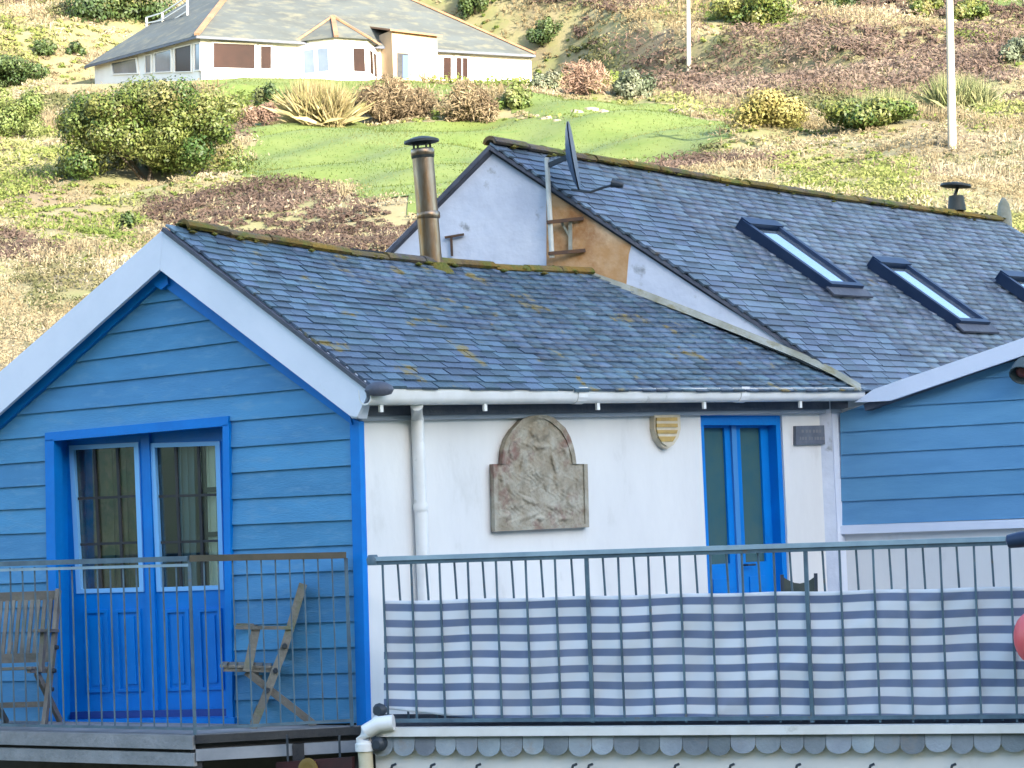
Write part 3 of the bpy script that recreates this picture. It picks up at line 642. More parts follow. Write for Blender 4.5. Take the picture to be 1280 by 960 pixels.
mb = MB(); mb.lathe(dc, dax, [(.325, .05), (.315, .048), (.24, .022), (.12, 0), (.03, -.01), (.03, -.022), (.12, -.012), (.24, .010), (.325, .038)], 22, sq=(.95, .95)); obj('reflector', mb, M['dish'], dh, smooth=True)
mb = MB(); a0 = dc+np.array([0.05, 0, -.27]); lp = mx.at(772, 230, .35)
mb.tube([mx.at(715, 237, .06), mx.at(738, 240, .2), mx.at(755, 234, .3), lp], .012, 6); obj('arm', mb, M['darkmetal'], dh)
mb = MB(); mb.lathe(lp, (-.8, .2, .25), [(.02, -.05), (.035, -.02), (.035, .02), (.045, .05), (.01, .055)], 10); obj('receiver', mb, M['darkmetal'], dh, smooth=True)
mb = MB(); mb.bar(mx.at(685, 207, .0), dc-dax*.01, .03, .04); obj('mount', mb, M['darkmetal'], dh)

# ------------------------------------------------------------------ blue wing on the right
RC = Wl.at(1050, 600); PR = Plane(RC, -31)
wing = thing('annexe', 'blue clapboard annexe at the right edge with white bargeboard and white plinth', 'house', tuple(RC*np.array([1, 1, 0])))
lines = [(540.8, 527-0), ]
RL = [(508, 499), (539, 527), (568, 556), (597, 585.5), (627, 617), (656, 648)]       # y at x=1050 (extended) and x=1280
RL = [(424, 410), (453, 440.5), (482, 470), (512, 499), (540.3, 527.3), (568.6, 556.3), (597.6, 585.5), (627, 617), (657, 648)]
wo = [(1050, 512), (1104, 497), (1500, 353), (1500, 650), (1052, 657)]
for i in range(len(RL)-1):
    f = lambda k, x: RL[k][0]+(RL[k][1]-RL[k][0])*(x-1050)/230
    p = [(1040, f(i, 1040)), (1500, f(i, 1500)), (1500, f(i+1, 1500)-.2), (1040, f(i+1, 1040)-.2)]
    for k in range(5): p = clip(p, wo[k], wo[(k+1) % 5])
    if len(p) < 3: continue
    mb = MB(); pts = []
    for x, y in p:
        t = min(max((y-f(i, x))/(f(i+1, x)-f(i, x)), 0), 1); pts.append(PR.at(x, y, 0.024+.014*t))
    mb.prism(pts, -PR.n*.02); obj('board', mb, M['siding2'], wing)
uW, _ = PR.uv(1500, 600); z0 = float(PR.at(1052, 656)[2]); z1 = float(PR.at(1500, 640)[2]); ztl = float(PR.at(1052, 512)[2]); ztr = float(PR.at(1500, 352)[2])
mb = MB(); mb.prism([PR.pt(0.01, ZD-.1, .0), PR.pt(uW, ZD-.1, .0), PR.pt(uW, ztr, 0), PR.pt(0.25, ztl+.03, 0), PR.pt(0.01, ztl, 0)], -PR.n*.2); obj('wall', mb, M['white'], wing)
mb = MB(); pxprism(mb, PR, [(1047, 657), (1500, 641), (1500, 652), (1047, 668)], .06, .06); obj('sill', mb, M['board'], wing)
mb = MB(); pxprism(mb, PR, [(1068, 503), (1092, 486.5), (1280, 422), (1500, 345), (1500, 369), (1280, 444), (1112, 501)], .17, .04); obj('bargeboard', mb, M['board'], wing)
e0 = PR.at(1072, 498, .17); e1 = PR.at(1500, 345, .17)
mb = MB(); nn2 = np.cross(e1-e0, wd); nn2 /= np.linalg.norm(nn2); nn2 = nn2 if nn2[2] > 0 else -nn2
e0 = e0+wd*.06; e1 = e1+wd*.06; mb.prism([e0-nn2*.05, e1-nn2*.05, e1+wd*3.4-nn2*.05, e0+wd*3.4-nn2*.05], -nn2*.06); obj('roof_slope', mb, M['lead'], wing)
sr_ = e1+(PR.u*float((e1-e0) @ PR.u))+np.array([0, 0, e0[2]-e1[2]])
mb = MB(); mb.prism([e1+np.array([0, 0, -.05]), sr_, sr_+wd*3.4, e1+wd*3.4+np.array([0, 0, -.05])], np.array([0, 0, -.08])); obj('right_slope', mb, M['lead'], wing)
mb = MB(); mb.prism([PR.pt(uW, ZD-.1, .0), PR.pt(uW*2, ZD-.1, 0), PR.pt(uW*2, e0[2]-.1, 0), PR.pt(uW, ztr, 0)], -PR.n*.2); obj('right_wall', mb, M['siding2'], wing)
# lamp on that wall
lc = PR.at(1279, 462, .18)
lamp = thing('wall_lamp', 'dark hooded wall lamp under the bargeboard of the blue annexe', 'lamp', tuple(lc))
mb = MB(); mb.lathe(lc, (-.35, -.6, -.72), [(.02, -.10), (.07, -.08), (.095, 0), (.105, .07), (.095, .07), (.06, .0)], 14); obj('hood', mb, mat('grey_green_metal', (.06, .085, .09), .5), lamp, smooth=True)
mb = MB(); mb.lathe(lc, (-.35, -.6, -.72), [(.02, -.02), (.05, .0), (.055, .04), (.02, .07)], 10); obj('bulb', mb, mat('dull_red_glass', (.10, .025, .02), .3), lamp, smooth=True)
mb = MB(); mb.tube([lc+np.array([0.02, .05, .07]), PR.at(1283, 446, .1), PR.at(1284, 450, .02)], .018, 7); obj('bracket', mb, M['darkmetal'], lamp)

# ------------------------------------------------------------------ terrace, railing, striped screen
TB = Plane(at_depth(466, 697, 17.55), -22)
ter = thing('terrace', 'white building front below the striped screen with hung scalloped slates and flat terrace roof', 'building', tuple(TB.at(800, 930)*np.array([1, 1, 0])))
ZT = float(TB.at(640, 912)[2]); tu0 = TB.uv(468, 912)[0]; tu1 = TB.uv(1640, 905)[0]
f0, f1 = TB.pt(tu0, ZT-.02), TB.pt(tu1, ZT-.02)
ZF = ZD-.02
mb = MB(); mb.prism([TB.pt(tu0, ZF, -.03), TB.pt(tu1, ZF, -.03), np.array([*PR.pt(uW, 0)[:2], ZF]), np.array([*RC[:2], ZF])+wd*.1, np.array([*CORNER[:2], ZF])], (0, 0, -.16)); obj('floor', mb, mat('terrace_felt', (.25, .26, .27), .9, (.18, .19, .2), 2), ter)
mb = MB(); pxprism(mb, TB, [(470, 910), (1640, 903.5), (1640, 914.5), (470, 921)], .07, .09); fas = obj('fascia_strip', mb, M['upvc'], ter)
mb = MB(); pxprism(mb, TB, [(476, 893), (1640, 890), (1640, 904), (472, 910)], -.12, .03); obj('dark_strip', mb, M['lead'], ter)  # dark strip behind the bottom rail, below the canvas
mb = MB(); mb.prism([TB.pt(tu0, 0, 0), TB.pt(tu1, 0, 0), TB.pt(tu1, ZT-.08, 0), TB.pt(tu0, ZT-.08, 0)], -TB.n*.25); obj('front_wall', mb, M['white'], ter)
x = 463.0
k = 0
while x < 1625:
    wpx = 27.2+(x-470)*.0052; wpx *= random.uniform(.88, 1.12); x1 = x+wpx
    yt = 919-(x-470)*.0065; bt = 946-(x-470)*.006+random.uniform(-1.5, 1.5)
    pts = [(x+.3, yt), (x1-.3, yt)]
    for j in range(9):
        a = math.pi*j/8; pts.append(((x+x1)/2+math.cos(a)*(wpx/2-.3), bt-12+12*math.sin(a)))
    mb = MB(); oo = .03+.006*random.random(); pr = [TB.at(px, py, oo+.03*(py-yt)/27) for px, py in pts]; mb.prism(pr, -TB.n*.012); obj('scalloped_slate', mb, M['scallop'], ter)
    x = x1; k += 1
for px in (492, 541, 598, 718, 738, 846, 915, 998, 1090, 1192):
    mb = MB(); mb.tube([TB.at(px-3, 962, .03), TB.at(px-2, 957, .05), TB.at(px+3, 955, .05)], .009, 6); obj('hook', mb, M['darkmetal'], ter)
# corner pipework
P0 = TB.at(480, 905, .05)
pw = thing('drainpipe', 'white cranked drainpipe with yellowed lower length at the cottage corner', 'pipe', tuple(TB.at(455, 958, .05)))
mb = MB(); mb.tube([TB.at(492, 903, .08), TB.at(474, 905, .1), TB.at(459, 914, .1), TB.at(455, 924, .1), TB.at(456, 934, .1)], .055, 12); obj('bend', mb, M['upvc'], pw, smooth=True)
mb = MB(); bb = TB.at(458, 965, .1); mb.tube([TB.at(456, 933, .1), bb, np.array([bb[0], bb[1], 0.02])], .05, 12); obj('lower_pipe', mb, M['pipe_old'], pw, smooth=True)
mb = MB(); mb.lathe(TB.at(456, 934, .1), (0, 0, 1), [(.055, -.03), (.066, -.025), (.066, .025), (.055, .03)], 12); obj('collar', mb, M['upvc'], pw, smooth=True)
mb = MB(); mb.lathe(TB.at(474, 888, .06), TB.n, [(.045, -.03), (.05, .0), (.03, .03)], 10); obj('end_cap', mb, M['darkmetal'], pw, smooth=True)
mb = MB(); mb.tube([TB.at(474, 890, .05), TB.at(470, 898, .07), TB.at(474, 905, .09)], .03, 10); obj('stub', mb, M['upvc'], pw, smooth=True)
mb = MB(); mb.lathe(TB.at(474, 930, .08), TB.n, [(.05, -.05), (.05, .03), (.03, .05)], 10); obj('dark_cap', mb, M['darkmetal'], pw, smooth=True)

rl = thing('railing', 'long blue grey metal railing in front of the white wall with a striped screen', 'railing', tuple(TB.at(860, 905)))
def ry(x): return 697-(x-465)*.0322
mb = MB(); mb.bar(TB.at(462, 699, .0), TB.at(1640, ry(1640)+2, .0), .05, .03); obj('top_rail', mb, M['raillight'], rl)
mb = MB(); mb.bar(TB.at(462, 704, .0), TB.at(1640, ry(1640)+7, .0), .03, .03); obj('under_rail', mb, M['rail'], rl)
mb = MB(); mb.bar(TB.at(476, 901, .0), TB.at(1640, 893, .0), .03, .025); obj('bottom_rail', mb, M['rail'], rl)
mb = MB(); mb.lathe(TB.at(466, 699, .0), (0, 0, 1), [(.04, -.04), (.045, 0), (.03, .03)], 10); obj('rail_end', mb, M['rail'], rl, smooth=True)
fullb = [478, 513.7, 549, 584.5, 619.7, 656.7, 693.4, 732.9, 772.4, 810, 849, 887.4, 926.8, 966.8, 1006.5, 1049, 1090.8, 1132, 1174.7, 1217, 1261.5, 1306, 1352, 1398, 1445, 1493, 1542, 1592, 1636]
zb = {}
for i, x in enumerate(fullb):
    post = abs(x-732.9) < 1 or abs(x-1006.5) < 1
    mb = MB(); w_ = .024 if post else .0125
    u0 = TB.uv(x, 700)[0]
    top_ = TB.at(x, ry(x)+5); mb.bar(TB.pt(u0, float(TB.at(x, 903)[2])), top_, w_, w_, TB.n); obj('post' if post else 'baluster', mb, M['rail'], rl)
    if i+1 < len(fullb):
        xm_ = (x+fullb[i+1])/2; u1 = TB.uv(xm_, 700)[0]
        mb = MB(); mb.bar(TB.pt(u1, float(TB.at(xm_, 903)[2]), -.10), TB.pt(u1, float(TB.at(xm_, ry(xm_)+5)[2]), -.012), .012, .012, TB.n); obj('baluster', mb, M['rail'], rl)
# striped cloth threaded behind the front bars and before the others
def cloth_mat():
    m = bpy.data.materials.new('striped_canvas'); m.use_nodes = True; t = m.node_tree; N, L = t.nodes, t.links; b = N['Principled BSDF']; b.inputs['Roughness'].default_value = .85
    at = N.new('ShaderNodeAttribute'); at.attribute_name = 'tone'
    fr_ = N.new('ShaderNodeMath'); fr_.operation = 'FRACT'; L.new(at.outputs['Fac'], fr_.inputs[0])
    rp = N.new('ShaderNodeValToRGB'); e = rp.color_ramp.elements; e[0].position = 0; e[0].color = (.72, .76, .82, 1); e[1].position = .20; e[1].color = (.72, .76, .82, 1)
    for p, c in ((.24, (.15, .20, .33)), (.66, (.15, .20, .33)), (.71, (.72, .76, .82))): q = e.new(p); q.color = (*c, 1)
    L.new(fr_.outputs[0], rp.inputs[0])
    geo = N.new('ShaderNodeNewGeometry'); n = N.new('ShaderNodeTexNoise'); n.inputs['Scale'].default_value = 3; n.inputs['Detail'].default_value = 6; L.new(geo.outputs[0], n.inputs[0])
    mx_ = N.new('ShaderNodeMix'); mx_.data_type = 'RGBA'; mx_.inputs[7].default_value = (.40, .42, .47, 1); mr = N.new('ShaderNodeMapRange'); mr.inputs[1].default_value = .45; mr.inputs[2].default_value = .8; mr.inputs[4].default_value = .25
    L.new(n.outputs[0], mr.inputs[0]); L.new(mr.outputs[0], mx_.inputs[0]); L.new(rp.outputs[0], mx_.inputs[6]); L.new(mx_.outputs[2], b.inputs['Base Color'])
    tr = N.new('ShaderNodeBsdfTranslucent'); L.new(mx_.outputs[2], tr.inputs[0]); ms = N.new('ShaderNodeMixShader'); ms.inputs[0].default_value = .15
    out = [q for q in N if q.type == 'OUTPUT_MATERIAL'][0]; L.new(b.outputs[0], ms.inputs[1]); L.new(tr.outputs[0], ms.inputs[2]); L.new(ms.outputs[0], out.inputs[0])
    return m
nxc, nyc = 430, 42; V = []; T = []
for j in range(nyc+1):
    for i in range(nxc+1):
        s = i/nxc; x = 480+(1620-480)*s; f = j/nyc
        yt = 751-(x-480)*.0225+.5*math.sin(x*.05)+.3*math.sin(x*.012+1); yb = 886+min(15, max(0, (x-480)*.11))-(x-640)*.001 if x < 640 else 900.5-(x-640)*.004
        y = yt+(yb-yt)*f
        ph = 0
        bar = min(abs(x-b) for b in fullb); half = 20
        o = -.020-.005*(1-math.cos(math.pi*min(bar/half, 1)))/2
        o += .008*math.sin(x*.021+y*.045)+.005*math.sin(x*.055-y*.03+1)+.004*math.sin(x*.13+y*.11)
        if x > 850: o += .007*math.exp(-((y-(900-(x-850)*.44+20*math.sin(x*.01)))/7)**2)*1.4
        o = min(max(o, -.050*f-.022), -.010)
        V.append(TB.at(x, y, o)); per = 19.8+(x-480)*.00275; T.append((y-yt)/per+.02*math.sin(x*.03+y*.05))
ii, jj = np.meshgrid(np.arange(nxc), np.arange(nyc)); a = (jj*(nxc+1)+ii).ravel()
V = np.array(V); oc = V.mean(0)
cl = big_mesh('screen', V, np.stack([a, a+1, a+nxc+2, a+nxc+1], 1), cloth_mat(), attr=T, origin=oc); cl.data.shade_smooth()
tag(cl, 'navy and white striped canvas windbreak threaded through the long railing', 'windbreak')
sm = cl.modifiers.new('thick', 'SOLIDIFY'); sm.thickness = .003

# dark folding chair on the terrace, by the blue door
ch_b = at_z(993, 812, ZF)
cc = thing('folding_chair', 'dark canvas chair back showing over the striped windbreak by the narrow blue door', 'chair', tuple(at_depth(995, 815, 19.2)*np.array([1, 1, 0])+np.array([0, 0, ZF])))
cb = origin_of(cc); zt_ = float(at_depth(995, 717, 19.2)[2])
for s in (-1, 1):
    for (f, ztp) in ((-.16, zt_), (.2, ZF+.45)):
        mb = MB(); mb.bar(cb+np.array([s*.115+(.02 if ztp > ZF+.5 else 0), f, 0]), np.array([cb[0]+s*.125+.03, cb[1]+f, ztp]), .025); obj('leg', mb, M['darkmetal'], cc)
mb = MB(); N_ = 6
for k in range(N_):
    a, b = k/N_, (k+1)/N_
    z = lambda t: zt_-.02-.05*math.sin(math.pi*t)
    X = lambda t: cb[0]-.085+.24*t
    mb.prism([(X(a), cb[1]-.17, z(a)-.36), (X(b), cb[1]-.17, z(b)-.36), (X(b), cb[1]-.17, z(b)), (X(a), cb[1]-.17, z(a))], (0, .012, 0))
obj('backrest', mb, M['canvas'], cc)
mb = MB(); mb.prism([cb+np.array([-.13, -.17, .45]), cb+np.array([.15, -.17, .45]), cb+np.array([.15, .22, .46]), cb+np.array([-.13, .22, .46])], (0, 0, -.02)); obj('seat', mb, M['canvas'], cc)

# buoy and black arm at the right edge
by = TB.at(1297, 797, .20)
bo = thing('buoy', 'coral pink buoy hanging at the right end of the railing', 'buoy', tuple(by))
mb = MB(); pr = [(.145*math.sin(math.pi*k/14)**.8, -.165*math.cos(math.pi*k/14)) for k in range(15)]; mb.lathe(by, (0, 0, 1), pr, 22); obj('float', mb, M['pink'], bo, smooth=True)
mb = MB(); mb.tube([by+np.array([0, 0, .15]), TB.at(1297, 730, .12), TB.at(1298, ry(1298)+3, .045)], .012, 6); obj('rope', mb, M['rope'], bo)
mb = MB(); mb.lathe(by+np.array([0, 0, .15]), (0, 0, 1), [(.05, -.02), (.045, .04), (.02, .06)], 10); obj('eye', mb, M['pink'], bo, smooth=True)
ab = TB.at(1335, 668, .35)
arm = thing('post', 'black post and rounded arm poking in at the right edge over the handrail', 'post', (ab[0], ab[1], 0))
mb = MB(); mb.tube([TB.at(1258, 677.5, .35), TB.at(1260, 677, .35), TB.at(1275, 674.5, .35), ab], [.02, .042, .05, .05], 12); obj('arm', mb, M['navy'], arm, smooth=True)
mb = MB(); mb.tube([(ab[0], ab[1], 0.0), (ab[0], ab[1], ab[2]+.1)], .06, 12); obj('upright', mb, M['navy'], arm, smooth=True)

# ------------------------------------------------------------------ plaques on the white wall
pl = thing('plaque', 'round topped carved stone plaque on the white wall', 'plaque', tuple(Wl.at(678, 660, .05)))
arch = [(628, 580), (629.5, 562), (634, 548), (641, 537), (652.7, 524.5), (663, 520), (672.6, 518.8), (683, 519), (692.5, 522), (706.6, 534.5), (713, 546), (717, 558), (719.5, 570), (720.6, 580)]
full = [(619, 664.5), (617.2, 580)]+arch+[(734.7, 580), (736.6, 659)]
mb = MB(); pxprism(mb, Wl, full[::-1], .045, .045); slab = obj('slab', mb, M['stone'], pl)
mb = MB(); cx, cy = 676, 590
def inset(p, d): return (p[0]+(d if p[0] < cx else -d)*min(1, abs(p[0]-cx)/12), p[1]+(d if p[1] < cy else -d)*(1 if abs(p[1]-cy) > 20 else 0))
for i in range(len(full)):
    p, q = full[i], full[(i+1) % len(full)]; pxprism(mb, Wl, [p, q, inset(q, 4.5), inset(p, 4.5)], .062, .03)
obj('border', mb, M['stone'], pl)
# weathered heraldic carving: one continuous low relief
bl = [(675, 545, 8, 7, .05), (667, 540, 4, 6, .04), (684, 541, 4, 6, .04), (676, 558, 9, 4, .05), (662, 554, 4, 6, .03), (690, 554, 4, 7, .03), (673, 590, 12, 15, .045), (673, 588, 7, 9, .03), (693, 578, 3, 16, .045), (654, 580, 3.5, 14, .04), (651, 600, 5, 9, .03), (698, 602, 5, 9, .03),
      (640, 610, 5, 9, .04), (707, 612, 4, 11, .05), (713, 627, 4, 8, .045), (645, 632, 8, 4, .035), (676, 617, 5, 5, -.05), (692, 634, 8, 4, .03), (660, 646, 12, 3, .03), (634, 645, 4, 4, .03), (628, 598, 3, 9, .03), (724, 600, 3, 10, .03), (676, 648, 5, 3, .03), (706, 648, 8, 3, .03), (662, 626, 10, 3, .035), (683, 606, 3, 6, .03), (640, 566, 4, 8, .03), (708, 562, 4, 9, .03)]
gx, gy = np.meshgrid(np.arange(617, 738, 1.0), np.arange(519, 666, 1.0)); hh_ = np.zeros_like(gx)
for (x, y, rx, ry_, h) in bl:
    c_, s_ = math.cos((x*7 % 5-2)*.18), math.sin((x*7 % 5-2)*.18); dx, dy = gx-x, gy-y
    q = ((dx*c_+dy*s_)/rx)**2+((-dx*s_+dy*c_)/ry_)**2; hh_ += h*.55*np.exp(-q**1.3)
hh_ += .003*np.sin(gx*.8+2*np.sin(gy*.31))*np.sin(gy*.7+1.5*np.sin(gx*.23)) + RNG.normal(0, .0007, gx.shape)
ins_ = np.array([inset(p, 5) for p in full]); keep = in_poly(gx+.5, gy+.5, [tuple(p) for p in ins_])[:-1, :-1]
V = np.array([Wl.at(x, y, .047+h) for x, y, h in zip(gx.ravel(), gy.ravel(), hh_.ravel())]); nxr = gx.shape[1]
a = (np.arange(gx.shape[0]-1)[:, None]*nxr+np.arange(nxr-1)[None, :])[keep]
Q = np.stack([a, a+nxr, a+nxr+1, a+1], 1); used, inv = np.unique(Q, return_inverse=True)
rel = big_mesh('carved_relief', V[used], inv.reshape(-1, 4), M['stone'], pl, origin=origin_of(pl)); rel.data.shade_smooth()
shd = thing('shield_plaque', 'small cream shield with gold bands high on the white wall', 'plaque', tuple(Wl.at(834, 545, .04)))
sh = [(818, 519), (850, 518.5), (851, 536), (848, 547), (842, 556), (834, 561.5), (827, 557), (821, 548), (818, 536)]
mb = MB(); pxprism(mb, Wl, sh, .05, .05); obj('shield', mb, M['cream'], shd)
mb = MB(); ins = [((x-834)*.8+834, (y-538)*.84+538) for x, y in sh]; pxprism(mb, Wl, ins, .065, .02); obj('raised_field', mb, M['cream'], shd)
for ya, yb in ((521.5, 526), (529.5, 534), (537.5, 542), (545.5, 552)):
    p = clip(ins, (700, ya), (900, ya)); p = clip(p, (900, yb), (700, yb))
    if len(p) < 3: p = clip(clip(ins, (900, ya), (700, ya)), (700, yb), (900, yb))
    if len(p) >= 3:
        mb = MB(); pxprism(mb, Wl, p, .072, .01); obj('gold_band', mb, M['gold'], shd)
sg = thing('wall_sign', 'small dark slate nameplate beside the blue door', 'sign', tuple(Wl.at(1014, 544, .03)))
mb = MB(); pxprism(mb, Wl, [(995, 532.5), (1034, 531.5), (1035, 555), (995, 556)], .03, .03); obj('plate', mb, M['slatesign'], sg)
mb = MB()
for r_, (xa, xb) in ((539, (1002, 1027)), (548, (1000, 1030))):
    x = xa
    while x < xb:
        ww = random.uniform(1.5, 3.2); pxprism(mb, Wl, [(x, r_-2), (x+ww, r_-2), (x+ww, r_+1.8), (x, r_+1.8)], .0315, .003); x += ww+random.choice([1, 1, 2.4])
obj('worn_lettering', mb, mat('worn_grey_lettering', (.17, .18, .20), .7), sg)

# ------------------------------------------------------------------ timber deck, its railing, chairs
K0 = at_z(244, 922, ZD-.02)                                # deck corner
DA = Plane(K0, -36)
KL = DA.pt(-3.2, ZD); KW = at_z(444, 908, ZD)
KW = G.pt(-.02, ZD, .06)
deck = thing('deck', 'grey timber deck in front of the blue gable and double door', 'deck', (K0[0]-.8, K0[1]+.9, 0))
gl_ = G.pt(-4.2, ZD, .06)
nb = 12
for k in range(nb):                                        # boards run along the gable; each ends on the skewed edge
    pass
e_dir = (KW-K0); 
for k in range(nb):
    a0, a1 = k/nb, (k+.96)/nb
    r0, r1 = lerp(KW, K0, a0), lerp(KW, K0, a1); l0, l1 = lerp(gl_, KL, a0), lerp(gl_, KL, a1)
    for q in (r0, r1, l0, l1): q[2] = ZD
    mb = MB(); mb.prism([l0, l1, r1, r0], (0, 0, -.03)); obj('deck_board', mb, M['deckwood'], deck)
def face(a, b, zt_, zb_, off, th, name, m):
    d = b-a; d = d/np.linalg.norm(d); n = np.array([d[1], -d[0], 0]); mb = MB()
    mb.prism([np.array([*(a+n*off)[:2], zt_]), np.array([*(b+n*off)[:2], zt_]), np.array([*(b+n*off)[:2], zb_]), np.array([*(a+n*off)[:2], zb_])], -n*th); return obj(name, mb, m, deck)
face(KL, K0, ZD-.005, ZD-.10, .03, .03, 'edge_board', M['deckwood']); face(K0, KW, ZD-.005, ZD-.06, .03, .03, 'edge_board', M['darkwood'])
face(KL, K0, ZD-.10, ZD-.13, -.03, .03, 'shadow_gap', M['darkwood']); face(K0, KW, ZD-.06, ZD-.10, -.03, .03, 'shadow_gap', M['darkwood'])
face(KL, K0, ZD-.125, ZD-.215, .02, .06, 'beam', M['deckwood']); face(K0, KW, ZD-.10, ZD-.18, .02, .06, 'beam', mat('pale_blue_grey_timber', (.28, .30, .33), .8, (.2, .22, .25), 4))
for q in (K0+np.array([.0, .05, 0]), lerp(KL, K0, .05), lerp(K0, KW, .62)):
    mb = MB(); mb.bar(np.array([q[0], q[1], 0]), np.array([q[0], q[1], ZD-.1]), .08); obj('post', mb, M['darkwood'], deck)
# ground-floor wall of the cottage below the deck
mb = MB(); mb.prism([G.pt(-4.2, 0, 0), G.pt(0, 0, 0), G.pt(0, ZD-.12, 0), G.pt(-4.2, ZD-.12, 0)], -G.n*.25); obj('lower_wall', mb, mat('dark_stone_wall', (.05, .048, .05), .95, (.08, .075, .07), 4, bump=.8, bscale=8), cot)
bd = thing('hanging_sign', 'dark red board with a gold ring hanging below the deck', 'sign', tuple(G.at(398, 965, .5)))
mb = MB(); mb.prism([G.at(345, 953, .5), G.at(440, 946, .5), G.at(441, 1010, .5), G.at(346, 1016, .5)], -G.n*.03); obj('panel', mb, M['darkred'], bd)
mb = MB(); c = G.at(386, 963, .5); mb.lathe(c, G.n, [(.045, .0), (.085, .0), (.085, .012), (.06, .016), (.045, .012)], 18); obj('ring', mb, mat('dull_gold_paint', (.22, .14, .035), .5), bd, smooth=True)
mb = MB(); mb.bar(G.at(360, 953, .485), np.array([*G.at(360, 953, .485)[:2], ZD-.03]), .015); mb.bar(G.at(425, 947, .485), np.array([*G.at(425, 947, .485)[:2], ZD-.03]), .015); obj('hanger', mb, M['darkmetal'], bd)

dr_ = thing('railing', 'low metal deck railing with thin bars in front of the blue gable and garden chairs', 'railing', tuple(K0))
K0r = np.array([K0[0], K0[1], ZD]); KLr = KL.copy(); KWr = lerp(KW, K0, .05); KWr[2] = ZD
zr = float(Plane(K0, -36).at(240, 698)[2]); HR = zr-ZD
up = np.array([0, 0, 1.0])
zrl = float(DA.at(0, 705)[2]); uL0 = DA.uv(0, 705)[0]; slope_l = (zrl-zr)/uL0
KLt = KLr+up*(HR+slope_l*-3.2)
mb = MB(); mb.bar(KLt, K0r+up*HR, .055, .035); obj('top_rail', mb, M['rail'], dr_)
mb = MB(); mb.bar(KLt-up*.045, K0r+up*(HR-.045), .03, .02); obj('under_rail', mb, M['raillight'], dr_)
dz2 = float(Plane(K0, math.degrees(math.atan2((KWr-K0)[1], (KWr-K0)[0]))).at(430, 694)[2])-ZD
mb = MB(); mb.bar(K0r+up*(HR+.0), KWr+up*dz2, .05, .045); obj('top_rail', mb, M['dwood2'], dr_, label='dark bare wooden handrail of the short return')
mb = MB(); mb.bar(K0r+up*.04, KWr+up*.04, .02); obj('bottom_rail', mb, M['rail'], dr_)
mb = MB(); mb.bar(KLr+up*.04, K0r+up*.04, .02); obj('bottom_rail', mb, M['rail'], dr_)
mb = MB(); mb.bar(K0r, K0r+up*(HR-.01), .022); obj('post', mb, M['rail'], dr_)
mb = MB(); mb.bar(KWr, KWr+up*(dz2-.02), .025); obj('post', mb, M['rail'], dr_)
nbar = 25
for k in range(1, nbar):
    t = k/nbar; mb = MB(); q = lerp(KLr, K0r, t); mb.bar(q+up*.03, q+up*(HR+slope_l*-3.2*(1-t)-.03), .011); obj('baluster', mb, M['rail'], dr_)
nb2 = 11
for k in range(1, nb2):
    t = k/nb2; mb = MB(); q = lerp(K0r, KWr, t); mb.bar(q+up*.03, q+up*(HR+(dz2-HR)*t-.02), .010); obj('baluster', mb, M['rail'], dr_)

def garden_chair(loc, ang, label):                          # weathered folding armchair; faces along +f
    root = thing('garden_chair', label, 'chair', tuple(loc), 'wooden garden chairs on the deck')
    ca, sa = math.cos(ang), math.sin(ang); f = np.array([ca, sa, 0]); s = np.array([-sa, ca, 0]); loc = np.array(loc, float)
    def P(a, z, b): return loc+f*a+s*b+np.array([0, 0, z])
    for b in (-.25, .25):
        mb = MB(); mb.bar(P(.21, 0, b), P(-.03, .55, b), .03, .058, f); mb.bar(P(-.03, .55, b), P(-.18, 1.0, b), .03, .058, f); obj('back_leg', mb, M['wood'], root)
        b2 = b*.86
        mb = MB(); mb.bar(P(-.23, 0, b2), P(.24, .40, b2), .028, .052, f); obj('front_leg', mb, M['wood'], root)
        mb = MB(); mb.prism([P(.31, .725, b-.03), P(.31, .725, b+.03), P(-.09, .705, b+.03), P(-.09, .705, b-.03)], (0, 0, -.024)); obj('arm', mb, M['wood'], root)
        mb = MB(); mb.bar(P(.16, .705, b), P(.235, .40, b), .028, .06, f); obj('arm_post', mb, M['wood'], root)
        mb = MB(); mb.bar(P(.40, .43, b2), P(.0, .405, b2), .026, .045); obj('seat_rail', mb, M['wood'], root)
    for k in range(7):
        a = .40-k*.062; z = .445-k*.004; mb = MB(); mb.bar(P(a, z, -.24), P(a, z, .24), .048, .018); obj('seat_slat', mb, M['wood'], root)
    for z, a in ((.96, -.165), (.50, -.012)):
        mb = MB(); mb.bar(P(a, z, -.235), P(a, z, .235), .03, .07); obj('back_rail', mb, M['wood'], root)
    for k in range(9):
        b = -.2+k*.05; mb = MB(); mb.bar(P(-.025, .53, b), P(-.155, .93, b), .028, .014, f); obj('back_slat', mb, M['wood'], root)
    mb = MB(); mb.bar(P(.14, .16, -.25), P(.14, .16, .25), .02, .04); obj('stretcher', mb, M['wood'], root)
    for b in (-.27, .27):
        
        for (a_, z_) in ((-.035, .57), (.035, .40), (.095, .265)):
            mb = MB(); mb.lathe(P(a_, z_, b), s, [(.016, -.02), (.02, 0), (.016, .02)], 8); obj('bolt', mb, M['darkmetal'], root)
    return root
q0 = at_z(330, 909, ZD); q0 = q0-np.array([*(DA.n*.2)[:2], 0])
garden_chair((q0[0], q0[1], ZD), math.pi+R(5), 'weathered wooden folding armchair in profile right of the double door')
q1 = at_z(28, 906, ZD); garden_chair((q1[0], q1[1], ZD), R(-100), 'weathered wooden folding armchair at the left edge showing its slatted back')

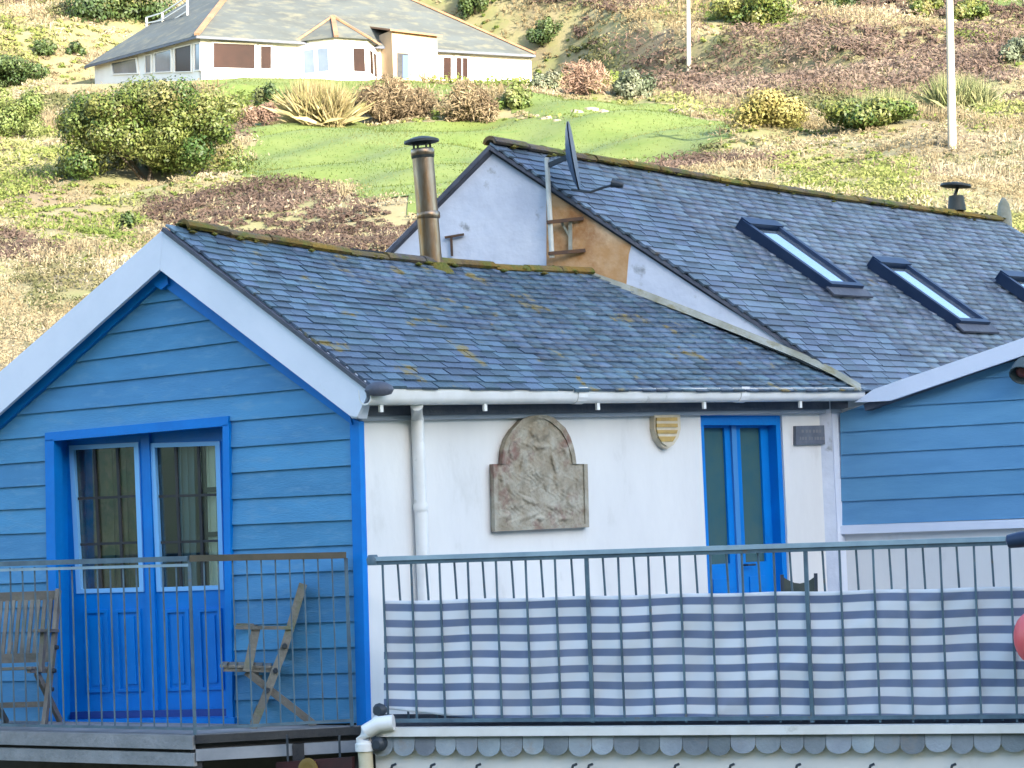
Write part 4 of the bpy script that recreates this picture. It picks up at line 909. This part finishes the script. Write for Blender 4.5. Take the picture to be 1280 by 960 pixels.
# ------------------------------------------------------------------ bungalow on the hill
bun = thing('bungalow', 'sunlit white bungalow with hipped slate roof and orange hip tiles on the hill', 'house', tuple(c0))
bu1 = BF.uv(665, 103)[0]; zb0, zb1 = BF.at(252, 99)[2], BF.at(665, 103)[2]; ze0, ze1 = BF.at(252, 42)[2], BF.at(665, 68)[2]
mb = MB(); mb.prism([BF.pt(0, zb0-3), BF.pt(bu1, zb0-3), BF.pt(bu1, ze1), BF.pt(0, ze0)], -BF.n*.4); obj('front_wall', mb, M['bwall'], bun)
lbp = BL.at(118, 82); ulb = float((lbp-c0) @ BL.u)
mb = MB(); mb.prism([BL.pt(ulb, zb0-3), BL.pt(-.01, zb0-3), BL.pt(-.01, ze0-.02), BL.pt(ulb, float(BL.at(118, 79)[2]))], -BL.n*.3); obj('side_wall', mb, M['bwall'], bun)
mb = MB(); rp_ = BF.pt(bu1, zb0-3); mb.prism([BF.pt(bu1-.01, zb0-3, -.4), BF.pt(bu1-.01, zb0-3, -11), BF.pt(bu1-.01, ze1, -11), BF.pt(bu1-.01, ze1, -.4)], -BF.u*.3); obj('end_wall', mb, M['bwall'], bun)
e_l = BF.at(246, 44, .5); e_r = BF.at(669, 68, .5); r1 = BF.at(288, -10, -6); r2 = BF.at(492, -10, -6)
e_lb = BL.at(106, 82, .5); r3 = BL.at(258, -14, -6); e_rb = e_r-BF.n*13
mb = MB(); dn_ = np.array([0, 0, -.18])
mb.prism([e_l, e_r, r2, r1], dn_); mb.prism([e_lb, e_l, r1, r3], dn_); mb.prism([e_r, e_rb, r2], dn_); mb.prism([r1, r2, e_rb, e_lb+np.array([6, 6, 0.]), r3], dn_)
br = obj('roof', mb, M['broof'], bun)
def hips(a, b, n):
    for k in range(n):
        mb = MB(); mb.bar(lerp(a, b, k/n)+up*.07, lerp(a, b, (k+.97)/n)+up*.07, .34, .14); obj('hip_tile', mb, M['hip'], br)
hips(e_l, r1, 14); hips(e_r, r2, 22)
mb = MB(); mb.bar(e_l-up*.12, e_r-up*.12, .1, .14); mb.bar(e_l-up*.12, e_lb-up*.12, .1, .14); obj('eave_gutter', mb, M['lead'], br)
def bwin(P, q, gm, off=.05, bars=(), fw=2.0):
    (xa, ya), (xb, yb), (xc, yc), (xd, yd) = q
    mb = MB(); o2 = [(xa-fw, ya-fw), (xb+fw, yb-fw), (xc+fw, yc+fw), (xd-fw, yd+fw)]; i2 = q
    for k in range(4): pxprism(mb, P, [o2[k], o2[(k+1) % 4], i2[(k+1) % 4], i2[k]], off+.06, .16)
    w_ = obj('window', mb, M['bwall'], bun)
    mb = MB(); pxprism(mb, P, q, off, .04); obj('pane', mb, gm, w_)
    for f in bars:
        mb = MB(); pxprism(mb, P, [(xa+(xb-xa)*f-.7, ya), (xa+(xb-xa)*f+.7, ya), (xd+(xc-xd)*f+.7, yc), (xd+(xc-xd)*f-.7, yc)], off+.06, .06); obj('frame_bar', mb, M['bwall'], w_)
bwin(BF, [(267, 53.5), (318.5, 56), (318.5, 85.7), (267, 84.5)], M['winbrown']); bwin(BF, [(326, 57.5), (339, 58), (339, 85.7), (326, 85.5)], M['winbrown'])
bwin(BF, [(554.5, 71.5), (564, 72), (564, 100), (554.5, 99.5)], M['winbrown']); bwin(BF, [(570.6, 72), (584.7, 72.5), (584.7, 101.5), (570.6, 101)], M['winbrown'], bars=(.5,)); bwin(BF, [(593, 75.6), (603, 76), (603, 102), (593, 101.5)], mat('pale_door_paint', (.42, .40, .38), .6))
bwin(BL, [(139, 79), (169, 73), (171, 91), (141, 92)], M['winblue'], fw=1.5); bwin(BL, [(181, 70), (188, 68.5), (188, 90.5), (181, 91)], M['winblue'], fw=1.2)
bwin(BL, [(193, 67), (213, 62), (213, 89), (193, 90)], M['winblue'], fw=1.2); bwin(BL, [(218, 61), (238, 56), (238, 89), (218, 89.5)], M['winbrown'], fw=1.2); bwin(BL, [(242.5, 55.5), (249, 54), (249, 87), (242.5, 87.5)], M['winblue'], fw=1.2)
# bay: three canted faces and its own little hipped roof
ub0, ub1 = BF.uv(372, 80)[0], BF.uv(472, 80)[0]; bw_ = ub1-ub0; bd_ = 2.0
zbt = float(BF.at(420, 50, 1.5)[2]); pb_ = [BF.pt(ub0, zb0-2.5), BF.pt(ub0+bw_*.3, zb0-2.5, bd_), BF.pt(ub1-bw_*.3, zb0-2.5, bd_), BF.pt(ub1, zb0-2.5)]
mb = MB(); mb.prism(pb_, up*(zbt-zb0+2.5)); obj('bay', mb, M['bwall'], bun)
for k in range(3):
    a, b = pb_[k], pb_[k+1]; d = (b-a)/np.linalg.norm(b-a); P_ = Plane(a, math.degrees(math.atan2(d[1], d[0]))); L_ = float(np.linalg.norm(b-a)); zz0, zz1 = zbt-2.0, zbt-.55
    if k != 1: cols = ((.18, .45), (.55, .82))
    else: cols = ((.08, .42), (.55, .9))
    for fa, fb_ in cols:
        mb = MB(); mb.prism([P_.pt(L_*fa-.08, zz0-.08, .05), P_.pt(L_*fb_+.08, zz0-.08, .05), P_.pt(L_*fb_+.08, zz1+.08, .05), P_.pt(L_*fa-.08, zz1+.08, .05)], -P_.n*.04); w_ = obj('window', mb, M['bwall'], bun)
        mb = MB(); mb.prism([P_.pt(L_*fa, zz0, .058), P_.pt(L_*fb_, zz0, .058), P_.pt(L_*fb_, zz1, .058), P_.pt(L_*fa, zz1, .058)], -P_.n*.03); obj('pane', mb, M['winblue'] if k == 0 or (k == 1 and fa < .3) else M['winbrown'], w_)
ap = BF.at(416, 21, 0.2); rb = [p+up*(zbt-zb0+2.5)+BF.n*.25+(p-(pb_[0]+pb_[3])/2)*.06 for p in pb_]
ap2 = ap-BF.n*4
mb = MB(); mb.v = [tuple(p) for p in rb]+[tuple(ap), tuple(ap2), tuple(rb[0]-BF.n*3), tuple(rb[3]-BF.n*3)]; mb.f = [(0, 1, 4), (1, 2, 4), (2, 3, 4), (0, 4, 5, 6), (3, 7, 5, 4), (3, 2, 1, 0), (6, 7, 3, 0), (5, 7, 6)]
bay_roof = obj('bay_roof', mb, M['broof'], bun)
for p in rb:
    for k in range(5):
        mb = MB(); mb.bar(lerp(p, ap, k/5)+up*.06, lerp(p, ap, (k+.96)/5)+up*.06, .28, .12); obj('hip_tile', mb, M['hip'], bay_roof)
# porch
up0, up1 = BF.uv(477, 80)[0], BF.uv(533, 80)[0]; zpt = float(BF.at(505, 40, 1.5)[2])
mb = MB(); mb.prism([BF.pt(up0, zb0-2, 1.6), BF.pt(up1, zb0-2, 1.6), BF.pt(up1, zpt-.12, 1.6), BF.pt(up0, zpt+.05, 1.6)], -BF.n*1.8); pch = obj('porch', mb, M['bpeach'], bun)
mb = MB(); mb.prism([BF.pt(up0-.25, zpt+.06, 1.9), BF.pt(up1+.25, zpt-.12, 1.9), BF.pt(up1-.1, zpt+.8, -2.0), BF.pt(up0+.1, zpt+1.0, -2.0)], (0, 0, -.12)); obj('porch_roof', mb, M['hip'], pch)
mb = MB(); pxprism(mb, BF, [(496.5, 66), (510.5, 67), (510.5, 98), (496.5, 97.5)], 1.62, .05); obj('doorway', mb, M['darkwood'], pch)
mb = MB(); pxprism(mb, BF, [(503.5, 69), (510, 69.3), (510, 97.5), (503.5, 97.2)], 1.64, .03); obj('door', mb, M['bdoor'], pch)
mb = MB()
rr0, rr1 = lerp(e_lb, e_l, .35), lerp(e_lb, e_l, .8)
rs = [BL.at(x, y, -3.0) for x, y in ((183, 36), (203, 34), (234, 14))]; rt_ = [BL.at(x, y, -3.0) for x, y in ((183, 22), (203, 16), (234, -4))]
for a, b in zip(rs, rt_): mb.bar(a-up*.6, b, .12)
for f in (0, .5, 1): mb.bar(lerp(rs[1], rt_[1], f), lerp(rs[2], rt_[2], f), .08); mb.bar(lerp(rs[0], rt_[0], f), lerp(rs[1], rt_[1], f), .08)
obj('roof_balustrade', mb, M['bwall'], bun)

# ------------------------------------------------------------------ telegraph poles
for (x, y, tx, lab) in ((861, 92, 858.5, 'pale telegraph pole standing among the brown brambles, left of the two'), (1190, 186, 1184.5, 'pale telegraph pole rising from the dry slope at the right, the nearer of the two')):
    p = hit(x, y); t = at_depth(tx, -130, p[1])
    po = thing('telegraph_pole', lab, 'pole', tuple(p), 'telegraph poles on the hillside')
    mb = MB(); mb.tube([p-up*.4, t], [.16 if p[1] > 70 else .12, .11 if p[1] > 70 else .09], 10); obj('shaft', mb, M['pole'], po, smooth=True)
    mb = MB(); mb.bar(t-up*.4+np.array([-.7, 0, 0]), t-up*.4+np.array([.7, 0, 0]), .1, .12); obj('crossarm', mb, M['pole'], po)
    for s in (-.6, .6):
        mb = MB(); mb.lathe(t-up*.33+np.array([s, 0, 0]), (0, 0, 1), [(.03, 0), (.06, .05), (.05, .14), (.01, .16)], 8); obj('insulator', mb, M['upvc'], po)

# ------------------------------------------------------------------ shrubs
def leaf_quads(C, N, size, asp=.6, nrm=None):
    n = len(C); d = RNG.normal(size=(n, 3)); d /= np.linalg.norm(d, axis=1)[:, None]
    if nrm is not None: d = nrm+d*.5; d /= np.linalg.norm(d, axis=1)[:, None]
    r = RNG.normal(size=(n, 3)); x = np.cross(d, r); x /= np.linalg.norm(x, axis=1)[:, None]+1e-9; y = np.cross(d, x)
    s = (size*RNG.uniform(.6, 1.4, n))[:, None]
    V = np.stack([C-x*s, C+y*s*asp, C+x*s, C-y*s*asp], 1).reshape(-1, 3)
    Q = np.arange(4*n).reshape(n, 4); return V, Q
def blades(C, h, w, lean, n_per):                            # thin upright blades from base points
    C = np.repeat(C, n_per, 0); n = len(C); a = RNG.uniform(0, 2*math.pi, n); l = np.abs(RNG.normal(0, lean, n))
    hh = h*RNG.uniform(.5, 1.25, n) if np.isscalar(h) else np.repeat(h, n_per)*RNG.uniform(.5, 1.2, n)
    d = np.stack([np.cos(a)*np.sin(l), np.sin(a)*np.sin(l), np.cos(l)], 1); x = np.stack([-np.sin(a+RNG.normal(0, 1, n)), np.cos(a), np.zeros(n)], 1)*w
    tip = C+d*hh[:, None]; mid = C+d*hh[:, None]*.6
    V = np.stack([C-x*.7, C+x*.7, mid+x, tip+x*.15-np.array([0, 0, .12])*hh[:, None]*l[:, None], ], 1).reshape(-1, 3); return V, np.arange(4*n).reshape(n, 4)
LEAFM = {
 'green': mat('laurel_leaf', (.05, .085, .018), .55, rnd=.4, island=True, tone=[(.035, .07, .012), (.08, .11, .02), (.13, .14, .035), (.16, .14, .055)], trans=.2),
 'lightgreen': mat('pale_leaf', (.1, .13, .03), .6, rnd=.35, tone=[(.08, .12, .025), (.15, .18, .05), (.19, .19, .07)], trans=.25),
 'darkgreen': mat('dark_leaf', (.03, .06, .02), .6, rnd=.4, tone=[(.025, .05, .013), (.05, .08, .02), (.08, .09, .03)], trans=.15),
 'brown': mat('bare_twig', (.14, .09, .05), .9, rnd=.35, tone=[(.10, .07, .04), (.17, .125, .07), (.25, .19, .11)]),
 'pink': mat('pinkish_twig', (.2, .12, .09), .9, rnd=.3, tone=[(.18, .11, .08), (.27, .18, .12)]),
 'yellow': mat('golden_leaf', (.22, .19, .05), .7, rnd=.25, tone=[(.17, .16, .04), (.27, .22, .07), (.30, .25, .10)], trans=.2),
 'straw': mat('pampas_blade', (.28, .22, .10), .85, rnd=.3, tone=[(.14, .14, .045), (.30, .24, .11), (.38, .31, .17)], trans=.2),
 'spiky': mat('strap_leaf', (.15, .17, .06), .7, rnd=.3, tone=[(.09, .12, .035), (.20, .21, .09), (.28, .26, .13)], trans=.2),
 'grey': mat('grey_green_leaf', (.10, .12, .07), .7, rnd=.35, tone=[(.07, .09, .05), (.13, .15, .09), (.17, .17, .11)], trans=.15)}
def shrub(name, label, x0, x1, yt, yb, kind, n, size, dome=1.0, group=None, cat='shrub'):
    p = hit((x0+x1)/2, yb-1); d = p[1]; wx = (x1-x0)/F*d; hz = (yb-yt)/F*d; wy = min(wx*.7, hz*1.6+.5)
    FOOT.append((p[0], p[1], wx/2, wy/2)); root = thing(name, label, cat, tuple(p), group)
    base = p-up*.25
    if kind in ('straw', 'spiky'):
        n0 = max(30, n//12); c = RNG.uniform(-1, 1, (n0, 2))*np.array([wx*.36, wy*.3]); C = np.stack([p[0]+c[:, 0], p[1]+c[:, 1], height(p[0]+c[:, 0], p[1]+c[:, 1])-.05], 1)
        C = np.repeat(C, 3, 0)+RNG.normal(0, .12, (len(C)*3, 3))*np.array([1, 1, 0]); V, Q = blades(C, hz*.8, size*.14, .42, 12); tone = np.clip(np.repeat(RNG.normal(.5, .3, len(Q)), 4), 0, 1)
        big_mesh('blades', V, Q, LEAFM[kind], root, attr=tone, origin=p)
        return root
    nl = 80 if n > 20000 else 22 if n > 2500 else 13
    n = int(n*1.7); size = size*.74; lc, lr = [], []
    for k in range(nl):
        a = RNG.uniform(0, 2*math.pi); rr = math.sqrt(RNG.uniform(0, 1))*(.93 if n > 20000 else .75); zz = RNG.uniform(.12, .86 if n > 20000 else .8)*math.sqrt(max(.05, 1-rr*rr*dome))
        lc.append((p[0]+math.cos(a)*rr*wx/2, p[1]+math.sin(a)*rr*wy/2, p[2]+zz*hz)); lr.append(RNG.uniform(.12, .22) if n > 20000 else RNG.uniform(.32, .42) if kind == 'yellow' else RNG.uniform(.20, .34))
    lc = np.array(lc); lr = np.array(lr)
    rx = np.clip(lr*wx*.62, .1, None); rz = np.clip(lr*hz*1.0, .1, None); which = RNG.integers(0, nl, n)
    dvec = RNG.normal(size=(n, 3)); dvec /= np.linalg.norm(dvec, axis=1)[:, None]; rad = RNG.uniform(.55, 1.05, n)[:, None]
    rr2 = np.minimum(rx, rz*1.9)
    C = lc[which]+dvec*rad*np.stack([rr2[which], rr2[which], rz[which]], 1)
    C[:, 2] = np.clip(C[:, 2], height(C[:, 0], C[:, 1])-.05, p[2]+hz*1.03)
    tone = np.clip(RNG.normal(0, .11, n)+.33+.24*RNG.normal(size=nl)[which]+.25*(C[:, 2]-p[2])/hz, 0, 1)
    if kind in ('brown', 'pink'):
        nrm = None; V, Q = leaf_quads(C, n, size*1.7, .16)
    else: V, Q = leaf_quads(C, n, size, .55, dvec)
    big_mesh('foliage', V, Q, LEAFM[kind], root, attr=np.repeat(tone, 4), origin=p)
    mb = MB()
    for k in range(5):
        q = lc[k % nl]; mb.tube([base+np.array([RNG.uniform(-.2, .2), RNG.uniform(-.2, .2), 0]), lerp(base, q, .5)+RNG.normal(0, .08, 3), q], [.06, .045, .02], 5)
    obj('stems', mb, M['bark'], root)
    return root
FOOT = []
shrub('hedge', 'big rounded glossy green shrub left of the lawn below the bungalow', 66, 306, 100, 226, 'green', 30000, .085, dome=.3)
shrub('shrub', 'pale green shrub at the left edge under the clipped dark hedge', -26, 72, 106, 172, 'lightgreen', 5000, .10)
shrub('hedge', 'clipped dark green hedge at the left edge, above the pale green shrub', -40, 64, 72, 110, 'darkgreen', 5000, .13, dome=.3)
shrub('bush', 'wide bare brown bush at the top of the lawn below the porch', 430, 544, 96, 154, 'brown', 6000, .13)
shrub('bush', 'rounded brown bush right of the wide bare brown one at the top of the lawn', 546, 626, 104, 154, 'brown', 4200, .13)
shrub('pampas_grass', 'tall straw coloured clump of pampas grass at the top of the lawn', 366, 436, 92, 157, 'straw', 1800, .16, cat='grass')
shrub('bush', 'dark olive bush just left of the pampas grass', 318, 372, 97, 150, 'darkgreen', 1800, .13)
shrub('bush', 'low pinkish brown bush left of the pampas grass, by the big green shrub', 296, 352, 122, 160, 'pink', 1500, .13)
shrub('bush', 'smooth golden yellow dome shaped bush on the right of the hill', 912, 1022, 110, 160, 'yellow', 6500, .10, dome=.9)
shrub('bush', 'spreading green bush right of the golden dome', 1018, 1154, 120, 162, 'green', 5000, .11)
shrub('cordyline', 'spiky pale plant poking out above the spreading green bush', 1060, 1140, 104, 150, 'spiky', 500, .12, cat='plant')
shrub('cordyline', 'spiky pale green plant beside the nearer telegraph pole', 1160, 1240, 84, 142, 'spiky', 900, .14, cat='plant')
shrub('bush', 'small dark green bush on the straw slope right of the bungalow roof', 656, 710, 22, 58, 'darkgreen', 1500, .15)
shrub('bush', 'straw and orange tinted bush right of the bungalow', 700, 766, 70, 120, 'pink', 1900, .13)
shrub('bush', 'grey green bush right of the straw and orange tinted one', 756, 822, 84, 124, 'grey', 2200, .13)
shrub('bush', 'pale grey green bush at the right end of the bungalow', 664, 706, 84, 116, 'grey', 1400, .12)
shrub('bush', 'low green and straw bush below the right end of the bungalow', 612, 668, 104, 138, 'lightgreen', 1400, .13)
shrub('tree', 'dark evergreen tree at the top edge, left of the bungalow roof', 76, 226, -46, 27, 'darkgreen', 6000, .20, cat='tree')
shrub('tree', 'dark evergreen at the top edge behind the bungalow roof', 572, 622, -40, 18, 'darkgreen', 1800, .18, cat='tree')
shrub('tree', 'dark tree at the top edge right of the left telegraph pole', 1024, 1074, -40, 14, 'darkgreen', 1800, .18, cat='tree')
shrub('bush', 'olive bush at the top edge just right of the left telegraph pole', 886, 1004, -20, 34, 'green', 3400, .17)
shrub('bush', 'bright green bush at the top edge left of the nearer telegraph pole', 1128, 1184, -12, 26, 'green', 1800, .15)
shrub('bush', 'bright green bush at the top edge right of the nearer telegraph pole', 1188, 1244, -6, 28, 'green', 1800, .15)
shrub('bush', 'dark grey bush at the right edge high on the hill', 1252, 1330, 36, 82, 'grey', 2200, .15)
shrub('bush', 'small dark shrub left of the bungalow, left of a pair', 40, 74, 46, 72, 'darkgreen', 900, .15)
shrub('bush', 'small dark shrub left of the bungalow, right of a pair', 78, 106, 48, 70, 'darkgreen', 800, .15)
shrub('bush', 'tiny dark green tuft under the big green shrub on the brown bank', 142, 172, 262, 288, 'darkgreen', 700, .07)

# ------------------------------------------------------------------ scrub covering the hill (uncountable)
N0 = 62000
Yc = 32+203*RNG.random(N0)**1.55; Xc = RNG.uniform(-1, 1, N0)*(.215*Yc+4); Zc = height(Xc, Yc)
P = np.stack([Xc, Yc, Zc], 1); U_, V_ = to_px(P)
bad = np.zeros(N0, bool)
wob = .5*np.sin(Xc*.9+Yc*.3)+.35*np.sin(Yc*1.7-Xc*.5)
for poly in LW: bad |= in_poly(Xc+wob+RNG.normal(0, .25, N0), Yc+wob*.6+RNG.normal(0, .3, N0), poly)
dx, dy = Xc-c0[0], Yc-c0[1]; a_ = dx*BF.u[0]+dy*BF.u[1]; v_ = -(dx*BF.n[0]+dy*BF.n[1]); bad |= (a_ > -9) & (a_ < bu1+1) & (v_ > -3) & (v_ < 18)
bad |= (np.abs(Xc) < 12) & (Yc < 30) & (Xc > -2.5)
near = np.zeros(N0, bool)
for fx, fy, fw_, fd_ in FOOT:
    xc_ = Xc-fx-(fx/fy)*(Yc-fy); bad |= (np.abs(xc_) < fw_*.95) & (Yc > fy-fd_*.4) & (Yc < fy+fd_*.6); near |= (np.abs(xc_) < fw_*1.15) & (Yc > fy-fd_-5) & (Yc < fy)
P, U_, V_, near = P[~bad], U_[~bad], V_[~bad], near[~bad]
def nz(s, k): return np.sin(P[:, 0]*s+k)*np.sin(P[:, 1]*s*.8+k*2)+.6*np.sin(P[:, 0]*s*2.3+P[:, 1]*s*1.7+k)
REG = [('bramble', [(690, 20), (790, 55), (870, 40), (1000, 28), (1270, 50), (1280, 100), (1150, 125), (1000, 120), (900, 125), (830, 120), (760, 70)]),
       ('bramble', [(640, -30), (860, -30), (860, 10), (680, 12)]),
       ('bracken', [(170, 232), (240, 222), (310, 222), (400, 240), (480, 258), (530, 290), (560, 330), (330, 345), (240, 310), (190, 280)]),
       ('straw', [(560, 5), (700, 15), (640, 60), (570, 45)]), ('straw', [(800, 5), (880, 5), (905, 50), (830, 70)]),
       ('straw', [(860, 160), (1300, 150), (1300, 230), (1100, 205), (900, 200)]), ('herb', [(960, 195), (1140, 195), (1150, 260), (980, 240)]),
       ('herb', [(-20, 170), (80, 200), (175, 250), (180, 320), (60, 310), (-20, 260)]), ('herb', [(-20, 20), (60, 40), (70, 75), (-20, 75)]),
       ('olive', [(690, 50), (780, 60), (800, 90), (700, 85)]), ('straw', [(-20, 330), (110, 300), (210, 330), (200, 430), (-20, 520)]), ('olive', [(20, 340), (120, 330), (150, 370), (40, 400)])]
sp_ = np.full(len(P), 0)
KIND = ['straw', 'herb', 'olive', 'bracken', 'bramble']
m0 = nz(.19, 1.0); sp_[m0 > .55] = 1; sp_[m0 < -.75] = 2; sp_[(nz(.13, 4.2) > .8)] = 3
for nm, poly in REG:
    ins = in_poly(U_+RNG.normal(0, 7, len(P)), V_+RNG.normal(0, 4, len(P)), poly); sp_[ins & (RNG.random(len(P)) < .88)] = KIND.index(nm)
sp_[near] = np.where(RNG.random(int(near.sum())) < .6, 0, 1)
SM = {'straw': mat('dry_grass', (.26, .19, .10), .9, rnd=.14, tone=[(.20, .155, .08), (.31, .25, .15), (.42, .35, .24)], trans=.4),
      'herb': mat('green_yellow_herb', (.15, .16, .05), .85, rnd=.16, tone=[(.105, .145, .025), (.18, .205, .05), (.27, .26, .10)], trans=.4),
      'olive': mat('olive_scrub', (.1, .1, .04), .9, rnd=.2, tone=[(.07, .08, .025), (.12, .12, .05), (.19, .16, .08)], trans=.35),
      'bracken': mat('dead_bracken', (.14, .09, .06), .9, rnd=.14, tone=[(.07, .044, .032), (.105, .07, .052), (.15, .105, .08)], trans=.35),
      'bramble': mat('bare_bramble', (.12, .08, .065), .9, rnd=.16, tone=[(.10, .066, .05), (.155, .108, .082), (.22, .165, .125)], trans=.35)}
NAMES = {'straw': 'dry_grass', 'herb': 'green_scrub', 'olive': 'olive_scrub', 'bracken': 'bracken', 'bramble': 'brambles'}
LABS = {'straw': 'straw coloured dry grass over the hillside', 'herb': 'yellow green scrub in patches on the hillside', 'olive': 'olive scrub in patches on the hillside', 'bracken': 'brown dead bracken on the bank below the lawn', 'bramble': 'purplish brown bare brambles across the upper right of the hill'}
for i, nm in enumerate(KIND):
    C = P[sp_ == i]; n = len(C)
    if not n: continue
    bt = np.clip(.45+.3*nz(.45, 2.0)[sp_ == i]+.22*nz(.11, .6)[sp_ == i]+RNG.normal(0, .10, n), 0, 1)
    sc = np.clip(C[:, 1]/110, .45, 1.5)*np.clip(.9+.55*nz(.31, 3.3)[sp_ == i], .4, 1.7)
    sc = np.where(near[sp_ == i], sc*.3, sc)
    if nm == 'straw':
        per = 8; V, Q = blades(C+np.array([0, 0, -.05]), .5*sc, .035, .6, per); k2 = 13
        C2 = np.repeat(C, k2, 0)+RNG.normal(0, .42, (n*k2, 3))*np.array([1, 1, .3])*np.repeat(sc, k2)[:, None]+np.array([0, 0, .12]); V2, Q2 = leaf_quads(C2, len(C2), .0008*C2[:, 1], .3)
        tone = np.concatenate([np.repeat(np.repeat(bt, per), 4), np.repeat(np.repeat(bt, k2), 4)]); Q = np.concatenate([Q, Q2+len(V)]); V = np.concatenate([V, V2])
    else:
        per = {'herb': 26, 'olive': 28, 'bracken': 30, 'bramble': 26}[nm]; hh = {'herb': .4, 'olive': .55, 'bracken': .42, 'bramble': .7}[nm]
        C2 = np.repeat(C, per, 0); s2 = np.repeat(sc, per); dv = RNG.normal(size=(len(C2), 3)); dv /= np.linalg.norm(dv, axis=1)[:, None]; dv[:, 2] = np.abs(dv[:, 2])
        C2 = C2+dv*RNG.uniform(.4, 1, len(C2))[:, None]*np.stack([s2*.85, s2*.85, s2*hh], 1)
        V, Q = leaf_quads(C2, len(C2), (.0011 if nm in ('bracken', 'bramble') else .0008)*C2[:, 1], .5 if nm in ('herb', 'olive') else .3, dv); tone = np.clip(np.repeat(np.repeat(bt, per)+RNG.normal(0, .12, len(C2)), 4), 0, 1)
    o = big_mesh(NAMES[nm], V, Q, SM[nm], attr=tone, kind='stuff'); tag(o, LABS[nm], 'vegetation')
# short grass blades on the lawn
C = LAWNC[RNG.random(len(LAWNC)) < .85]+np.array([.15, .15, 0])
V, Q = blades(C, .10, .02, .7, 6); V = V+np.repeat(np.repeat(RNG.normal(0, .1, (len(C)*6, 3))*np.array([1, 1, 0]), 4, 0), 1, 0)
gt = np.clip(.5+.35*np.sin(C[:, 0]*.5+1)*np.sin(C[:, 1]*.33)+RNG.normal(0, .2, len(C)), 0, 1)
o = big_mesh('lawn_grass', V, Q, mat('lawn_blade', (.1, .15, .02), .8, rnd=.15, tone=[(.075, .115, .017), (.11, .14, .027), (.17, .17, .055)], trans=.5), attr=np.repeat(np.repeat(gt, 6), 4), kind='stuff'); tag(o, 'short bright green grass of the sloping lawn', 'grass')
# pale stones edging the upper lawn
STONE = mat('pale_rock', (.26, .22, .17), .95, (.20, .17, .13), 2)
for lab, lst in (('short row of pale stones edging the lawn by the bushes right of the bungalow', ((668, 147, 5), (682, 150, 6), (697, 152, 4), (722, 141, 6), (740, 139, 7), (757, 141, 5))), ('short pale stone edging at the right end of the lawn by the golden dome bush', ((842, 140, 6), (856, 142, 8), (872, 144, 6)))):
    root = thing('stone_edging', lab, 'stones', tuple(hit(*lst[0][:2])))
    for k, (x, y, s) in enumerate(lst):
        p = hit(x, y); r_ = s/F*p[1]; mb = MB(); mb.lathe(p+up*.05, (RNG.normal()*.2, RNG.normal()*.2, 1), [(r_*.5, -.3), (r_, -.1), (r_*.9, r_*.25), (r_*.4, r_*.4)], 7, sq=(1.5, .8)); obj('stone', mb, STONE, root)
